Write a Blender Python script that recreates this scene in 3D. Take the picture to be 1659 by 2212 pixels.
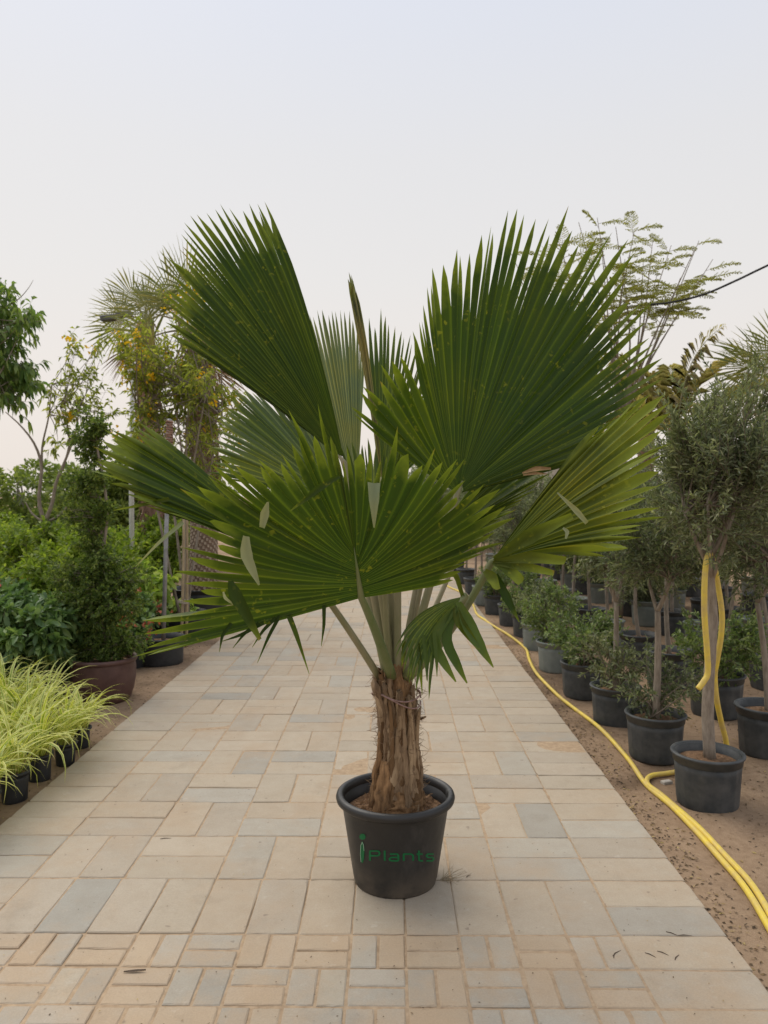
import bpy, math, random
import numpy as np
from mathutils import Vector, Matrix, Euler

# ------------------------------------------------------------------ camera, sky, sun, exposure
for o in list(bpy.data.objects): bpy.data.objects.remove(o)
sc = bpy.context.scene
col = sc.collection
R = math.radians
CAM_H = 1.645
F_PX, CX, CY = 1641.8, 829.5, 1106.0            # focal length and centre in a 1659 x 2212 picture
cam_d = bpy.data.cameras.new('camera'); cam = bpy.data.objects.new('camera', cam_d); col.objects.link(cam)
cam.location = (0, 0, CAM_H)
cam.rotation_euler = (R(90 - 1.357), 0, R(0.604))
cam_d.sensor_fit = 'HORIZONTAL'; cam_d.sensor_width = 36; cam_d.lens = 36 * F_PX / 1659
cam_d.clip_end = 500; cam_d.clip_start = 0.05
cam_d.dof.use_dof = True; cam_d.dof.focus_distance = 3.1; cam_d.dof.aperture_fstop = 5.6
sc.camera = cam

w = bpy.data.worlds.new('World'); sc.world = w; w.use_nodes = True
SUN_EL, SUN_AZ = 57.0, -38.0                     # azimuth from +Y, towards +X
nt = w.node_tree; nt.nodes.clear()
out = nt.nodes.new('ShaderNodeOutputWorld'); bg = nt.nodes.new('ShaderNodeBackground')
sky = nt.nodes.new('ShaderNodeTexSky'); sky.sky_type = 'NISHITA'; sky.sun_disc = False
sky.sun_elevation = R(SUN_EL); sky.sun_rotation = R(SUN_AZ); sky.dust_density = 6; sky.air_density = 1.2
tc = nt.nodes.new('ShaderNodeTexCoord'); sep = nt.nodes.new('ShaderNodeSeparateXYZ')
nt.links.new(tc.outputs['Generated'], sep.inputs[0])
ramp = nt.nodes.new('ShaderNodeValToRGB')        # thin even overcast: warm near the horizon, pale blue above
el = ramp.color_ramp.elements
el[0].position = 0.0; el[0].color = (0.88, 0.80, 0.735, 1)
el[1].position = 1.0; el[1].color = (0.74, 0.80, 0.93, 1)
for p, c in ((0.13, (0.862, 0.805, 0.76, 1)), (0.27, (0.82, 0.80, 0.785, 1)), (0.40, (0.785, 0.782, 0.795, 1)), (0.54, (0.735, 0.765, 0.845, 1))):
    e = el.new(p); e.color = c
nt.links.new(sep.outputs['Z'], ramp.inputs[0])
veil = nt.nodes.new('ShaderNodeVectorMath'); veil.operation = 'SCALE'; veil.inputs['Scale'].default_value = 10.0
nt.links.new(ramp.outputs[0], veil.inputs[0])
mix = nt.nodes.new('ShaderNodeMix'); mix.data_type = 'RGBA'; mix.inputs[0].default_value = 0.93
nt.links.new(sky.outputs[0], mix.inputs[6]); nt.links.new(veil.outputs[0], mix.inputs[7])
nt.links.new(mix.outputs[2], bg.inputs[0]); bg.inputs[1].default_value = 0.068
nt.links.new(bg.outputs[0], out.inputs[0])

sun_d = bpy.data.lights.new('sun', 'SUN'); sun_d.energy = 1.5; sun_d.angle = R(50); sun_d.color = (1, 0.93, 0.82)
sun = bpy.data.objects.new('sun', sun_d); col.objects.link(sun)
sv = Vector((math.sin(R(SUN_AZ)) * math.cos(R(SUN_EL)), math.cos(R(SUN_AZ)) * math.cos(R(SUN_EL)), math.sin(R(SUN_EL))))
sun.rotation_euler = sv.to_track_quat('Z', 'Y').to_euler(); sun.location = sv * 30
sc.view_settings.view_transform = 'Standard'; sc.view_settings.look = 'None'
sc.view_settings.exposure = 0.60; sc.view_settings.gamma = 1.0; sc.view_settings.use_curve_mapping = False
sc.render.engine = 'CYCLES'
sc.render.resolution_x = 768; sc.render.resolution_y = 1024

# ------------------------------------------------------------------ helpers
CAMROT = Euler((R(90 - 1.357), 0, R(0.604))).to_matrix()
def P(px, py, Y):
    """point at world depth Y seen at pixel (px, py) of the 1659 x 2212 picture"""
    d = CAMROT @ Vector(((px - CX) / F_PX, -(py - CY) / F_PX, -1.0))
    return Vector((0, 0, CAM_H)) + d * (Y / d.y)
def gx(px, Y): return P(px, 1067, Y).x

rng = np.random.default_rng(11)
random.seed(5)
def nrm(a):
    a = np.asarray(a, float); return a / np.maximum(np.linalg.norm(a, axis=-1, keepdims=True), 1e-9)

class MB:
    def __init__(s): s.v = []; s.f = []; s.at = {}
    def add(s, vs, fs):
        o = len(s.v); s.v.extend([tuple(v) for v in vs]); s.f.extend([tuple(i + o for i in f) for f in fs]); return o
    def box(s, x0, x1, y0, y1, z0, z1, b=0.0, M=None):
        if b:
            c = [(x0 + b, y0 + b, z1), (x1 - b, y0 + b, z1), (x1 - b, y1 - b, z1), (x0 + b, y1 - b, z1),
                 (x0, y0, z1 - b), (x1, y0, z1 - b), (x1, y1, z1 - b), (x0, y1, z1 - b), (x0, y0, z0), (x1, y0, z0), (x1, y1, z0), (x0, y1, z0)]
            f = [(0, 1, 2, 3)] + [(4 + i, 4 + (i + 1) % 4, (i + 1) % 4, i) for i in range(4)] + [(8 + i, 8 + (i + 1) % 4, 4 + (i + 1) % 4, 4 + i) for i in range(4)] + [(11, 10, 9, 8)]
        else:
            c = [(x0, y0, z0), (x1, y0, z0), (x1, y1, z0), (x0, y1, z0), (x0, y0, z1), (x1, y0, z1), (x1, y1, z1), (x0, y1, z1)]
            f = [(3, 2, 1, 0), (4, 5, 6, 7), (0, 1, 5, 4), (1, 2, 6, 5), (2, 3, 7, 6), (3, 0, 4, 7)]
        if M is not None: c = [M @ Vector(p) for p in c]
        s.add(c, f)
    def tube(s, pts, rad, n=6, cap=True):
        pts = np.asarray(pts, float); m = len(pts); rad = np.broadcast_to(np.asarray(rad, float), (m,))
        tg = nrm(np.gradient(pts, axis=0)) if m > 1 else np.array([[0, 0, 1.]])
        a = np.array([1., 0, 0]) if abs(tg[0][0]) < .8 else np.array([0, 1., 0])
        vs = []
        u = nrm(np.cross(tg[0], a))
        for i in range(m):
            u = u - tg[i] * np.dot(u, tg[i]); u = nrm(u); v = np.cross(tg[i], u)
            for k in range(n):
                t = 2 * math.pi * k / n
                vs.append(pts[i] + rad[i] * (u * math.cos(t) + v * math.sin(t)))
        fs = [(i * n + k, i * n + (k + 1) % n, (i + 1) * n + (k + 1) % n, (i + 1) * n + k) for i in range(m - 1) for k in range(n)]
        if cap: fs += [tuple(range(n))[::-1], tuple((m - 1) * n + k for k in range(n))]
        s.add(vs, fs)
    def lathe(s, prof, n=48, rib=None, c=(0, 0, 0)):
        vs = []; m = len(prof)
        for i, (r, z) in enumerate(prof):
            for k in range(n):
                t = 2 * math.pi * k / n
                rr = r + (rib(i, k, t) if rib else 0)
                vs.append((c[0] + rr * math.cos(t), c[1] + rr * math.sin(t), c[2] + z))
        fs = [(i * n + k, i * n + (k + 1) % n, (i + 1) * n + (k + 1) % n, (i + 1) * n + k) for i in range(m - 1) for k in range(n)]
        s.add(vs, fs)
    def mesh(s, name, mat, smooth=True):
        me = bpy.data.meshes.new(name); me.from_pydata(s.v, [], s.f); me.update()
        if mat: me.materials.append(mat)
        if smooth: me.polygons.foreach_set('use_smooth', [True] * len(me.polygons))
        return me

def np_mesh(name, V, faces, mat, attrs=None, smooth=False):
    """faces: list of int arrays (n, k)"""
    me = bpy.data.meshes.new(name)
    V = np.asarray(V, np.float32)
    me.vertices.add(len(V)); me.vertices.foreach_set('co', V.ravel())
    idx = np.concatenate([f.ravel() for f in faces]).astype(np.int32)
    tot = np.concatenate([np.full(len(f), f.shape[1], np.int32) for f in faces])
    st = np.concatenate([[0], np.cumsum(tot)[:-1]]).astype(np.int32)
    me.loops.add(len(idx)); me.loops.foreach_set('vertex_index', idx)
    me.polygons.add(len(tot)); me.polygons.foreach_set('loop_start', st); me.polygons.foreach_set('loop_total', tot)
    if smooth: me.polygons.foreach_set('use_smooth', np.ones(len(tot), bool))
    me.update(calc_edges=True)
    for k, a in (attrs or {}).items():
        at = me.attributes.new(k, 'FLOAT', 'POINT'); at.data.foreach_set('value', np.asarray(a, np.float32))
    if mat: me.materials.append(mat)
    return me

def link(name, me, parent=None, loc=(0, 0, 0), rz=0, **tags):
    o = bpy.data.objects.new(name, me); col.objects.link(o)
    o.location = loc; o.rotation_euler = (0, 0, rz)
    if parent: o.parent = parent
    for k, v in tags.items():
        if v: o[k] = v
    return o
def thing(name, label, category, loc=(0, 0, 0), rz=0, scale=1, group=None):
    o = link(name, None, None, loc, rz, label=label, category=category, group=group); o.scale = (scale,) * 3
    o.empty_display_size = 0.1
    return o
def place(spec, name, label, category, loc, rz=0, scale=1, group=None):
    """spec: list of (part name, mesh, [sub-parts as the same])"""
    t = thing(name, label, category, loc, rz, scale, group)
    def put(lst, par):
        for nm, me, sub in lst:
            o = link(nm, me, par, kind='stuff' if nm == 'flowers' else None); put(sub, o)
    put(spec, t)
    return t

# ------------------------------------------------------------------ materials
def ramp_node(nt, stops, src):
    r = nt.nodes.new('ShaderNodeValToRGB'); e = r.color_ramp.elements
    e[0].position, e[0].color = stops[0][0], (*stops[0][1], 1)
    e[1].position, e[1].color = stops[-1][0], (*stops[-1][1], 1)
    for p, c in stops[1:-1]:
        k = e.new(p); k.color = (*c, 1)
    nt.links.new(src, r.inputs[0]); return r.outputs[0]
def new_mat(name):
    m = bpy.data.materials.new(name); m.use_nodes = True
    return m, m.node_tree, m.node_tree.nodes['Principled BSDF']
def attr(nt, name):
    a = nt.nodes.new('ShaderNodeAttribute'); a.attribute_name = name; return a.outputs['Fac']
def noise(nt, scale, detail=4, rough=.6, coord='Object', vec=None, stretch=None):
    n = nt.nodes.new('ShaderNodeTexNoise'); n.inputs['Scale'].default_value = scale
    n.inputs['Detail'].default_value = detail; n.inputs['Roughness'].default_value = rough
    t = nt.nodes.new('ShaderNodeTexCoord'); src = t.outputs[coord]
    if coord == 'World':
        pass
    if stretch:
        mp = nt.nodes.new('ShaderNodeMapping'); mp.inputs['Scale'].default_value = stretch
        nt.links.new(src, mp.inputs[0]); src = mp.outputs[0]
    nt.links.new(src, n.inputs['Vector']); return n.outputs['Fac']
def wnoise(nt, scale, detail=4, rough=.6, stretch=None):
    n = nt.nodes.new('ShaderNodeTexNoise'); n.inputs['Scale'].default_value = scale
    n.inputs['Detail'].default_value = detail; n.inputs['Roughness'].default_value = rough
    g = nt.nodes.new('ShaderNodeNewGeometry'); src = g.outputs['Position']
    if stretch:
        mp = nt.nodes.new('ShaderNodeMapping'); mp.inputs['Scale'].default_value = stretch
        nt.links.new(src, mp.inputs[0]); src = mp.outputs[0]
    nt.links.new(src, n.inputs['Vector']); return n.outputs['Fac']
def mixc(nt, fac, a, b, mode='MIX'):
    m = nt.nodes.new('ShaderNodeMix'); m.data_type = 'RGBA'; m.blend_type = mode
    if isinstance(fac, (int, float)): m.inputs[0].default_value = fac
    else: nt.links.new(fac, m.inputs[0])
    for i, x in ((6, a), (7, b)):
        if isinstance(x, tuple): m.inputs[i].default_value = (*x, 1) if len(x) == 3 else x
        else: nt.links.new(x, m.inputs[i])
    return m.outputs[2]
def mathn(nt, op, a, b=None, c=None):
    m = nt.nodes.new('ShaderNodeMath'); m.operation = op
    for i, x in enumerate((a, b, c)):
        if x is None: continue
        if isinstance(x, (int, float)): m.inputs[i].default_value = x
        else: nt.links.new(x, m.inputs[i])
    return m.outputs[0]
def maprange(nt, x, a, b, c=0., d=1.):
    m = nt.nodes.new('ShaderNodeMapRange'); nt.links.new(x, m.inputs[0])
    for i, v in enumerate((a, b, c, d)): m.inputs[i + 1].default_value = v
    return m.outputs[0]
def bump(nt, bs, h, strength=.4, dist=.01):
    b = nt.nodes.new('ShaderNodeBump'); b.inputs['Strength'].default_value = strength; b.inputs['Distance'].default_value = dist
    nt.links.new(h, b.inputs['Height']); nt.links.new(b.outputs[0], bs.inputs['Normal'])
def translucent(nt, bs, colour, amt, gain=1.5):
    tr = nt.nodes.new('ShaderNodeBsdfTranslucent'); mx = nt.nodes.new('ShaderNodeMixShader'); mx.inputs[0].default_value = amt
    g = mixc(nt, 1.0, colour, (gain, gain * 1.05, gain * .55), 'MULTIPLY')
    nt.links.new(g, tr.inputs[0])
    o = nt.nodes['Material Output']
    nt.links.new(bs.outputs[0], mx.inputs[1]); nt.links.new(tr.outputs[0], mx.inputs[2]); nt.links.new(mx.outputs[0], o.inputs[0])

def leaf_mat(name, stops, rough=.5, trans=.3, gain=1.6, spec=.35):
    m, nt, bs = new_mat(name)
    c = ramp_node(nt, stops, attr(nt, 'lv'))
    n = wnoise(nt, 2.3, 3)
    c = mixc(nt, maprange(nt, n, .35, .7, 0, .45), c, mixc(nt, 1.0, c, (1.25, 1.1, .8), 'MULTIPLY'))
    nt.links.new(c, bs.inputs['Base Color']); bs.inputs['Roughness'].default_value = rough
    bs.inputs['Specular IOR Level'].default_value = spec
    translucent(nt, bs, c, trans, gain)
    return m
def plain_mat(name, a, b, scale=20, rough=.7, bumps=.0, bdist=.004, spec=.3, metal=0, stretch=None, world=False, lo=.35, hi=.68):
    m, nt, bs = new_mat(name)
    n = wnoise(nt, scale, 5, .62, stretch) if world else noise(nt, scale, 5, .62, stretch=stretch)
    c = mixc(nt, maprange(nt, n, lo, hi), a, b)
    nt.links.new(c, bs.inputs['Base Color']); bs.inputs['Roughness'].default_value = rough
    bs.inputs['Specular IOR Level'].default_value = spec; bs.inputs['Metallic'].default_value = metal
    if bumps: bump(nt, bs, n, bumps, bdist)
    return m

M = {}
M['olive'] = leaf_mat('olive_leaf', [(0, (.085, .108, .062)), (.45, (.15, .178, .105)), (.8, (.225, .255, .165)), (1, (.34, .37, .27))], .6, .33)
M['olive_dark'] = leaf_mat('dark_olive_leaf', [(0, (.07, .095, .055)), (.5, (.125, .155, .088)), (1, (.26, .295, .195))], .6, .33)
M['myrtle'] = leaf_mat('bush_leaf', [(0, (.075, .125, .045)), (.6, (.15, .21, .075)), (1, (.27, .33, .15))], .5, .35)
M['topiary'] = leaf_mat('topiary_leaf', [(0, (.06, .105, .028)), (.6, (.125, .185, .045)), (1, (.25, .31, .085))], .5, .42)
M['broad'] = leaf_mat('broad_leaf', [(0, (.08, .15, .06)), (.6, (.15, .245, .09)), (1, (.25, .35, .13))], .42, .35, 1.4, .45)
M['bright'] = leaf_mat('bright_bush_leaf', [(0, (.10, .16, .022)), (.6, (.18, .26, .036)), (1, (.31, .38, .07))], .5, .42)
M['lime'] = leaf_mat('lime_leaf', [(0, (.16, .28, .05)), (.6, (.34, .46, .09)), (1, (.58, .66, .24))], .5, .38)
M['tecoma'] = leaf_mat('flowering_tree_leaf', [(0, (.13, .17, .028)), (.6, (.24, .28, .05)), (1, (.42, .43, .11))], .5, .48)
M['shade_tree'] = leaf_mat('shade_tree_leaf', [(0, (.075, .14, .04)), (.6, (.14, .22, .06)), (1, (.25, .33, .10))], .45, .45)
M['wood_far'] = leaf_mat('far_foliage', [(0, (.085, .125, .035)), (.5, (.15, .20, .05)), (1, (.25, .30, .09))], .6, .4)
M['feather'] = leaf_mat('feathery_leaf', [(0, (.19, .20, .05)), (.6, (.28, .29, .08)), (1, (.38, .37, .12))], .6, .35)
M['date'] = leaf_mat('feather_palm_leaf', [(0, (.26, .24, .11)), (.6, (.40, .36, .18)), (1, (.55, .48, .28))], .6, .5)
M['yellow_flower'] = leaf_mat('yellow_petal', [(0, (.78, .46, .01)), (1, (.88, .62, .03))], .6, .3, 1.0)
M['red_flower'] = leaf_mat('red_petal', [(0, (.45, .07, .05)), (1, (.62, .22, .14))], .6, .3, 1.0)
M['dry_leaf'] = plain_mat('dry_leaf', (.42, .28, .13), (.24, .14, .07), 30, .8)
M['twig'] = plain_mat('twig_bark', (.27, .225, .175), (.16, .13, .10), 60, .85, .3, stretch=(1, 1, .2))
M['bark'] = plain_mat('grey_bark', (.34, .29, .235), (.19, .155, .12), 45, .85, .6, .004, stretch=(1, 1, .25))
M['stick'] = plain_mat('dark_stick', (.07, .05, .035), (.14, .10, .07), 60, .9)
M['pot_black'] = plain_mat('black_pot_plastic', (.019, .021, .024), (.040, .042, .045), 9, .5, .12, .003, .42)
M['pot_row'] = plain_mat('dark_grey_pot_plastic', (.038, .044, .048), (.085, .087, .086), 11, .55, .12, .003, .4)
M['pot_green'] = plain_mat('grey_green_pot_plastic', (.17, .195, .18), (.24, .255, .23), 8, .6, .1, .003, .35)
M['pot_maroon'] = plain_mat('maroon_pot_plastic', (.085, .042, .036), (.13, .07, .058), 8, .5, .1, .003, .4)
M['soil'] = plain_mat('potting_soil', (.26, .155, .085), (.12, .07, .04), 60, .95, .9, .012)
M['metal'] = plain_mat('galvanised_steel', (.40, .41, .43), (.25, .25, .26), 14, .5, .05, .002, .5, .45)
M['white_paint'] = plain_mat('white_paint', (.80, .80, .78), (.66, .66, .63), 12, .5)
M['lamp_grey'] = plain_mat('lamp_housing', (.09, .09, .09), (.15, .15, .145), 12, .5)
M['bamboo'] = plain_mat('bamboo', (.46, .36, .22), (.28, .21, .13), 30, .6, .2, stretch=(1, 1, .3))
M['string'] = plain_mat('string', (.55, .48, .38), (.4, .33, .27), 40, .9)
M['concrete'] = plain_mat('concrete', (.50, .46, .40), (.38, .35, .31), 40, .9, .3)
M['cable'] = plain_mat('black_cable', (.02, .02, .022), (.04, .04, .04), 20, .6)
M['hose'] = plain_mat('yellow_hose', (.78, .59, .07), (.60, .44, .15), 14, .5, .12, .003, .4)
M['film'] = plain_mat('white_greenhouse_film', (.78, .80, .78), (.66, .70, .68), 3, .5)
M['print'] = plain_mat('green_print', (.004, .115, .036), (.006, .145, .046), 30, .5)
M['print_light'] = plain_mat('pale_print', (.28, .42, .32), (.18, .34, .22), 30, .5)

# main palm leaf: green blade, yellow flecks, yellow then brown tips
def palm_leaf_mat(name, dark, mid, light, fleck=.5, tipy=.80, trans=.30, rough=.50):
    m, nt, bs = new_mat(name)
    lt, lv, ed = attr(nt, 'lt'), attr(nt, 'lv'), attr(nt, 'ed')
    c = ramp_node(nt, [(0, dark), (.55, mid), (1, light)], lv)
    n1 = wnoise(nt, 3.2, 3)
    c = mixc(nt, maprange(nt, n1, .38, .68, 0, .8), c, mixc(nt, 1, c, (1.6, 1.25, .75), 'MULTIPLY'))
    # paler rib along each pleat edge
    c = mixc(nt, maprange(nt, ed, .62, 1.0, 0, .95), c, mixc(nt, 1, c, (2.7, 2.2, 1.8), 'MULTIPLY'))
    n2 = wnoise(nt, 42, 2, .5); n3 = wnoise(nt, 5.5, 2)
    fl = mathn(nt, 'MULTIPLY', maprange(nt, n2, .61, .68), maprange(nt, n3, .48, .60, 0, fleck))
    c = mixc(nt, fl, c, (.27, .27, .02))
    j = mathn(nt, 'ADD', lt, mathn(nt, 'MULTIPLY_ADD', wnoise(nt, 9, 3), .34, -.17))
    c = mixc(nt, maprange(nt, j, tipy, tipy + .22, 0, .75), c, (.22, .27, .03))
    c = mixc(nt, maprange(nt, j, 1.0, 1.07, 0, .9), c, (.33, .18, .06))
    nt.links.new(c, bs.inputs['Base Color']); bs.inputs['Roughness'].default_value = rough; bs.inputs['Specular IOR Level'].default_value = .22
    bump(nt, bs, wnoise(nt, 55, 3), .12, .003)
    translucent(nt, bs, c, trans, 1.7)
    return m
M['palm'] = palm_leaf_mat('palm_leaf', (.020, .043, .005), (.029, .058, .0065), (.045, .079, .009))
M['palm_mid'] = palm_leaf_mat('grey_green_palm_leaf', (.045, .078, .022), (.062, .104, .030), (.088, .135, .042), .3, .86)
M['palm_f9'] = palm_leaf_mat('light_palm_leaf', (.055, .10, .02), (.07, .12, .026), (.10, .155, .035), .3, .8)
M['palm_yel'] = palm_leaf_mat('yellowing_palm_leaf', (.042, .068, .007), (.064, .092, .009), (.10, .125, .013), .7, .64)
M['palm_pale'] = palm_leaf_mat('pale_palm_leaf', (.115, .165, .105), (.14, .195, .125), (.18, .24, .16), .1, .9, .2)
M['palm_tip'] = palm_leaf_mat('palm_leaf_underside', (.19, .235, .15), (.23, .28, .185), (.27, .32, .21), .2, .9, .2)
M['palm_bg'] = palm_leaf_mat('fan_palm_leaf', (.085, .11, .045), (.13, .155, .065), (.21, .225, .10), .3, .82, .3)
M['palm_spear'] = palm_leaf_mat('palm_spear_leaf', (.10, .115, .05), (.14, .15, .07), (.20, .20, .10), .3, .85, .15)
M['petiole'] = plain_mat('palm_petiole', (.19, .19, .085), (.29, .25, .15), 9, .5, .15, .003, .4, stretch=(1, 1, .3))
M['petiole_green'] = plain_mat('green_palm_petiole', (.12, .165, .05), (.22, .215, .11), 9, .5, .15, .003, .4, stretch=(1, 1, .3))
M['fibre'] = plain_mat('palm_fibre', (.35, .205, .10), (.12, .068, .034), 40, .95, .9, .012, .15, stretch=(1, 1, .22))
M['boot'] = plain_mat('dry_leaf_base', (.31, .215, .13), (.11, .068, .038), 34, .9, .7, .008, .2, stretch=(1, 1, .12))
M['red_fibre'] = plain_mat('reddish_palm_trunk', (.33, .205, .15), (.19, .115, .085), 22, .95, .6, .01, .15, stretch=(1, 1, .2))
M['cut_boots'] = plain_mat('cut_leaf_base', (.46, .37, .29), (.26, .19, .14), 25, .9, .5)
M['cut_gap'] = plain_mat('trunk_between_bases', (.20, .14, .105), (.28, .20, .15), 25, .95, .5)

def grass_mat():
    m, nt, bs = new_mat('striped_grass_blade')
    lv, ed, lt = attr(nt, 'lv'), attr(nt, 'ed'), attr(nt, 'lt')
    a = ramp_node(nt, [(0, (.19, .28, .03)), (.6, (.32, .40, .05)), (1, (.48, .50, .10))], lv)
    c = mixc(nt, maprange(nt, ed, .35, .75, 0, .85), a, (.76, .71, .27))
    c = mixc(nt, maprange(nt, lt, .9, 1.05, 0, .8), c, (.55, .42, .20))
    nt.links.new(c, bs.inputs['Base Color']); bs.inputs['Roughness'].default_value = .5
    translucent(nt, bs, c, .35, 1.3)
    return m
M['grass'] = grass_mat()

def paver_mat(name, use_attr):
    m, nt, bs = new_mat(name)
    if use_attr:
        a = nt.nodes.new('ShaderNodeAttribute'); a.attribute_name = 'tone'; base = a.outputs['Color']
    else:
        a = nt.nodes.new('ShaderNodeObjectInfo'); base = a.outputs['Color']
    n1 = wnoise(nt, 7, 7, .72); n2 = wnoise(nt, 150, 4, .75); n3 = wnoise(nt, 1.7, 5, .7); n4 = wnoise(nt, 2.9, 7, .75)
    c = mixc(nt, maprange(nt, n1, .40, .66, 0, .55), base, mixc(nt, 1, base, (.86, .82, .78), 'MULTIPLY'))
    c = mixc(nt, maprange(nt, n3, .48, .66, 0, .45), c, (.45, .325, .21))
    gp = nt.nodes.new('ShaderNodeNewGeometry'); sy = nt.nodes.new('ShaderNodeSeparateXYZ'); nt.links.new(gp.outputs['Position'], sy.inputs[0])
    drift = mathn(nt, 'MULTIPLY', maprange(nt, sy.outputs['Y'], 2.85, 2.70, 0, 1), maprange(nt, wnoise(nt, 3.3, 6, .7), .40, .62, 0, .62))    # sand trodden over the small pavers
    c = mixc(nt, drift, c, (.47, .345, .225))
    c = mixc(nt, maprange(nt, n4, .56, .70, 0, .40), c, mixc(nt, 1, c, (.70, .70, .70), 'MULTIPLY'))
    c = mixc(nt, maprange(nt, wnoise(nt, 11, 4, .7), .62, .74, 0, .35), c, (.58, .53, .45))
    c = mixc(nt, maprange(nt, n2, .35, .72, 0, .55), mixc(nt, 1, c, (.86, .86, .86), 'MULTIPLY'), mixc(nt, 1, c, (1.13, 1.12, 1.1), 'MULTIPLY'))
    sp = wnoise(nt, 23, 2, .5)
    c = mixc(nt, maprange(nt, sp, .71, .76, 0, .5), c, (.17, .13, .10))
    nt.links.new(c, bs.inputs['Base Color']); bs.inputs['Roughness'].default_value = .8; bs.inputs['Specular IOR Level'].default_value = .25
    bump(nt, bs, mathn(nt, 'ADD', n2, mathn(nt, 'MULTIPLY', n1, .8)), .38, .003)
    return m
M['paver'] = paver_mat('concrete_paver', False); M['paver_far'] = paver_mat('concrete_paver_far', True)
M['joint'] = plain_mat('joint_sand', (.46, .34, .225), (.33, .235, .15), 30, .95, .6, .004, .1, world=True)

def ground_mat():
    m, nt, bs = new_mat('sandy_soil')
    n1 = wnoise(nt, 1.1, 6, .62); n2 = wnoise(nt, 26, 5, .7); n3 = wnoise(nt, 160, 3, .7)
    c = ramp_node(nt, [(.34, (.17, .115, .075)), (.46, (.31, .215, .14)), (.6, (.38, .265, .17)), (.75, (.43, .305, .20))], n1)
    c = mixc(nt, maprange(nt, n2, .40, .7, 0, .55), c, mixc(nt, 1, c, (.60, .56, .52), 'MULTIPLY'))
    c = mixc(nt, maprange(nt, n3, .62, .72, 0, .5), c, (.16, .10, .065))
    nt.links.new(c, bs.inputs['Base Color']); bs.inputs['Roughness'].default_value = .95; bs.inputs['Specular IOR Level'].default_value = .12
    bump(nt, bs, mathn(nt, 'ADD', n2, n3), .6, .012)
    return m
M['ground'] = ground_mat()

# ------------------------------------------------------------------ ground and path
X0, X1, MX = -1.95, 1.25, 0.40
Y_ROW, MY, Y_END = 2.80, 0.405, 17.4
def gz(x, y):
    x = np.asarray(x, float); y = np.asarray(y, float)
    z = -.040 + .010 * np.sin(x * 2.3 + 1.3 * np.sin(y * 1.1)) * np.cos(y * 1.9 + .6 * x) + .006 * np.sin(x * 7.1 + y * 5.3) + .004 * np.sin(x * 13.7 - y * 11.9)
    mound = .055 * np.exp(-((x + 2.12) / .22) ** 2 - ((y - 7.6) / 1.1) ** 2)      # sand heaped against the kerb
    inside = (x > X0 + .04) & (x < X1 - .04) & (y < Y_END - .04)
    return np.where(inside, -.10, z + mound)
xs = np.unique(np.round(np.concatenate([np.linspace(-250, -12, 14), np.linspace(-12, -3.6, 40), np.linspace(-3.6, 4.2, 200), np.linspace(4.2, 14, 45), np.linspace(14, 250, 14)]), 4))
ys = np.unique(np.round(np.concatenate([np.linspace(-60, 0, 10), np.linspace(0, 2, 10), np.linspace(2, 9, 170), np.linspace(9, 20, 110), np.linspace(20, 40, 20), np.linspace(40, 400, 14)]), 4))
gxx, gyy = np.meshgrid(xs, ys); zz = gz(gxx, gyy)
V = np.stack([gxx.ravel(), gyy.ravel(), zz.ravel()], 1); nx, ny = len(xs), len(ys)
ii = (np.arange(ny - 1)[:, None] * nx + np.arange(nx - 1)[None]).ravel()
link('ground', np_mesh('ground', V, [np.stack([ii, ii + 1, ii + nx + 1, ii + nx], 1)], M['ground'], smooth=True), kind='structure')

px_ = np.linspace(X0 + .012, X1 - .012, 130); py_ = np.concatenate([np.linspace(-1, 2.2, 60), np.linspace(2.23, 9, 280), np.linspace(9.1, Y_END - .01, 120)])
jx, jy = np.meshgrid(px_, py_); gj = np.random.default_rng(61)
def vnoise(x, y, sc_, sd):                       # smooth value noise
    q = np.random.default_rng(sd).random((64, 64)); u, v = x * sc_ + 40, y * sc_ + 40; i, j = np.floor(u).astype(int), np.floor(v).astype(int); f, h = u - i, v - j
    f, h = f * f * (3 - 2 * f), h * h * (3 - 2 * h); Q_ = lambda a, b_: q[a % 64, b_ % 64]
    return (Q_(i, j) * (1 - f) + Q_(i + 1, j) * f) * (1 - h) + (Q_(i, j + 1) * (1 - f) + Q_(i + 1, j + 1) * f) * h
jz = -.0088 + .0080 * vnoise(jx, jy, 2.2, 1) + .0035 * vnoise(jx, jy, 9, 2) + np.where(jy < Y_ROW + .02, .0012, 0)
jz = np.minimum(jz, -.0022)
nj, mj = len(px_), len(py_); ij = (np.arange(mj - 1)[:, None] * nj + np.arange(nj - 1)[None]).ravel()
path = link('path', np_mesh('path', np.stack([jx.ravel(), jy.ravel(), jz.ravel()], 1), [np.stack([ij, ij + 1, ij + nj + 1, ij + nj], 1)], M['joint'], smooth=True), kind='structure')
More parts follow.
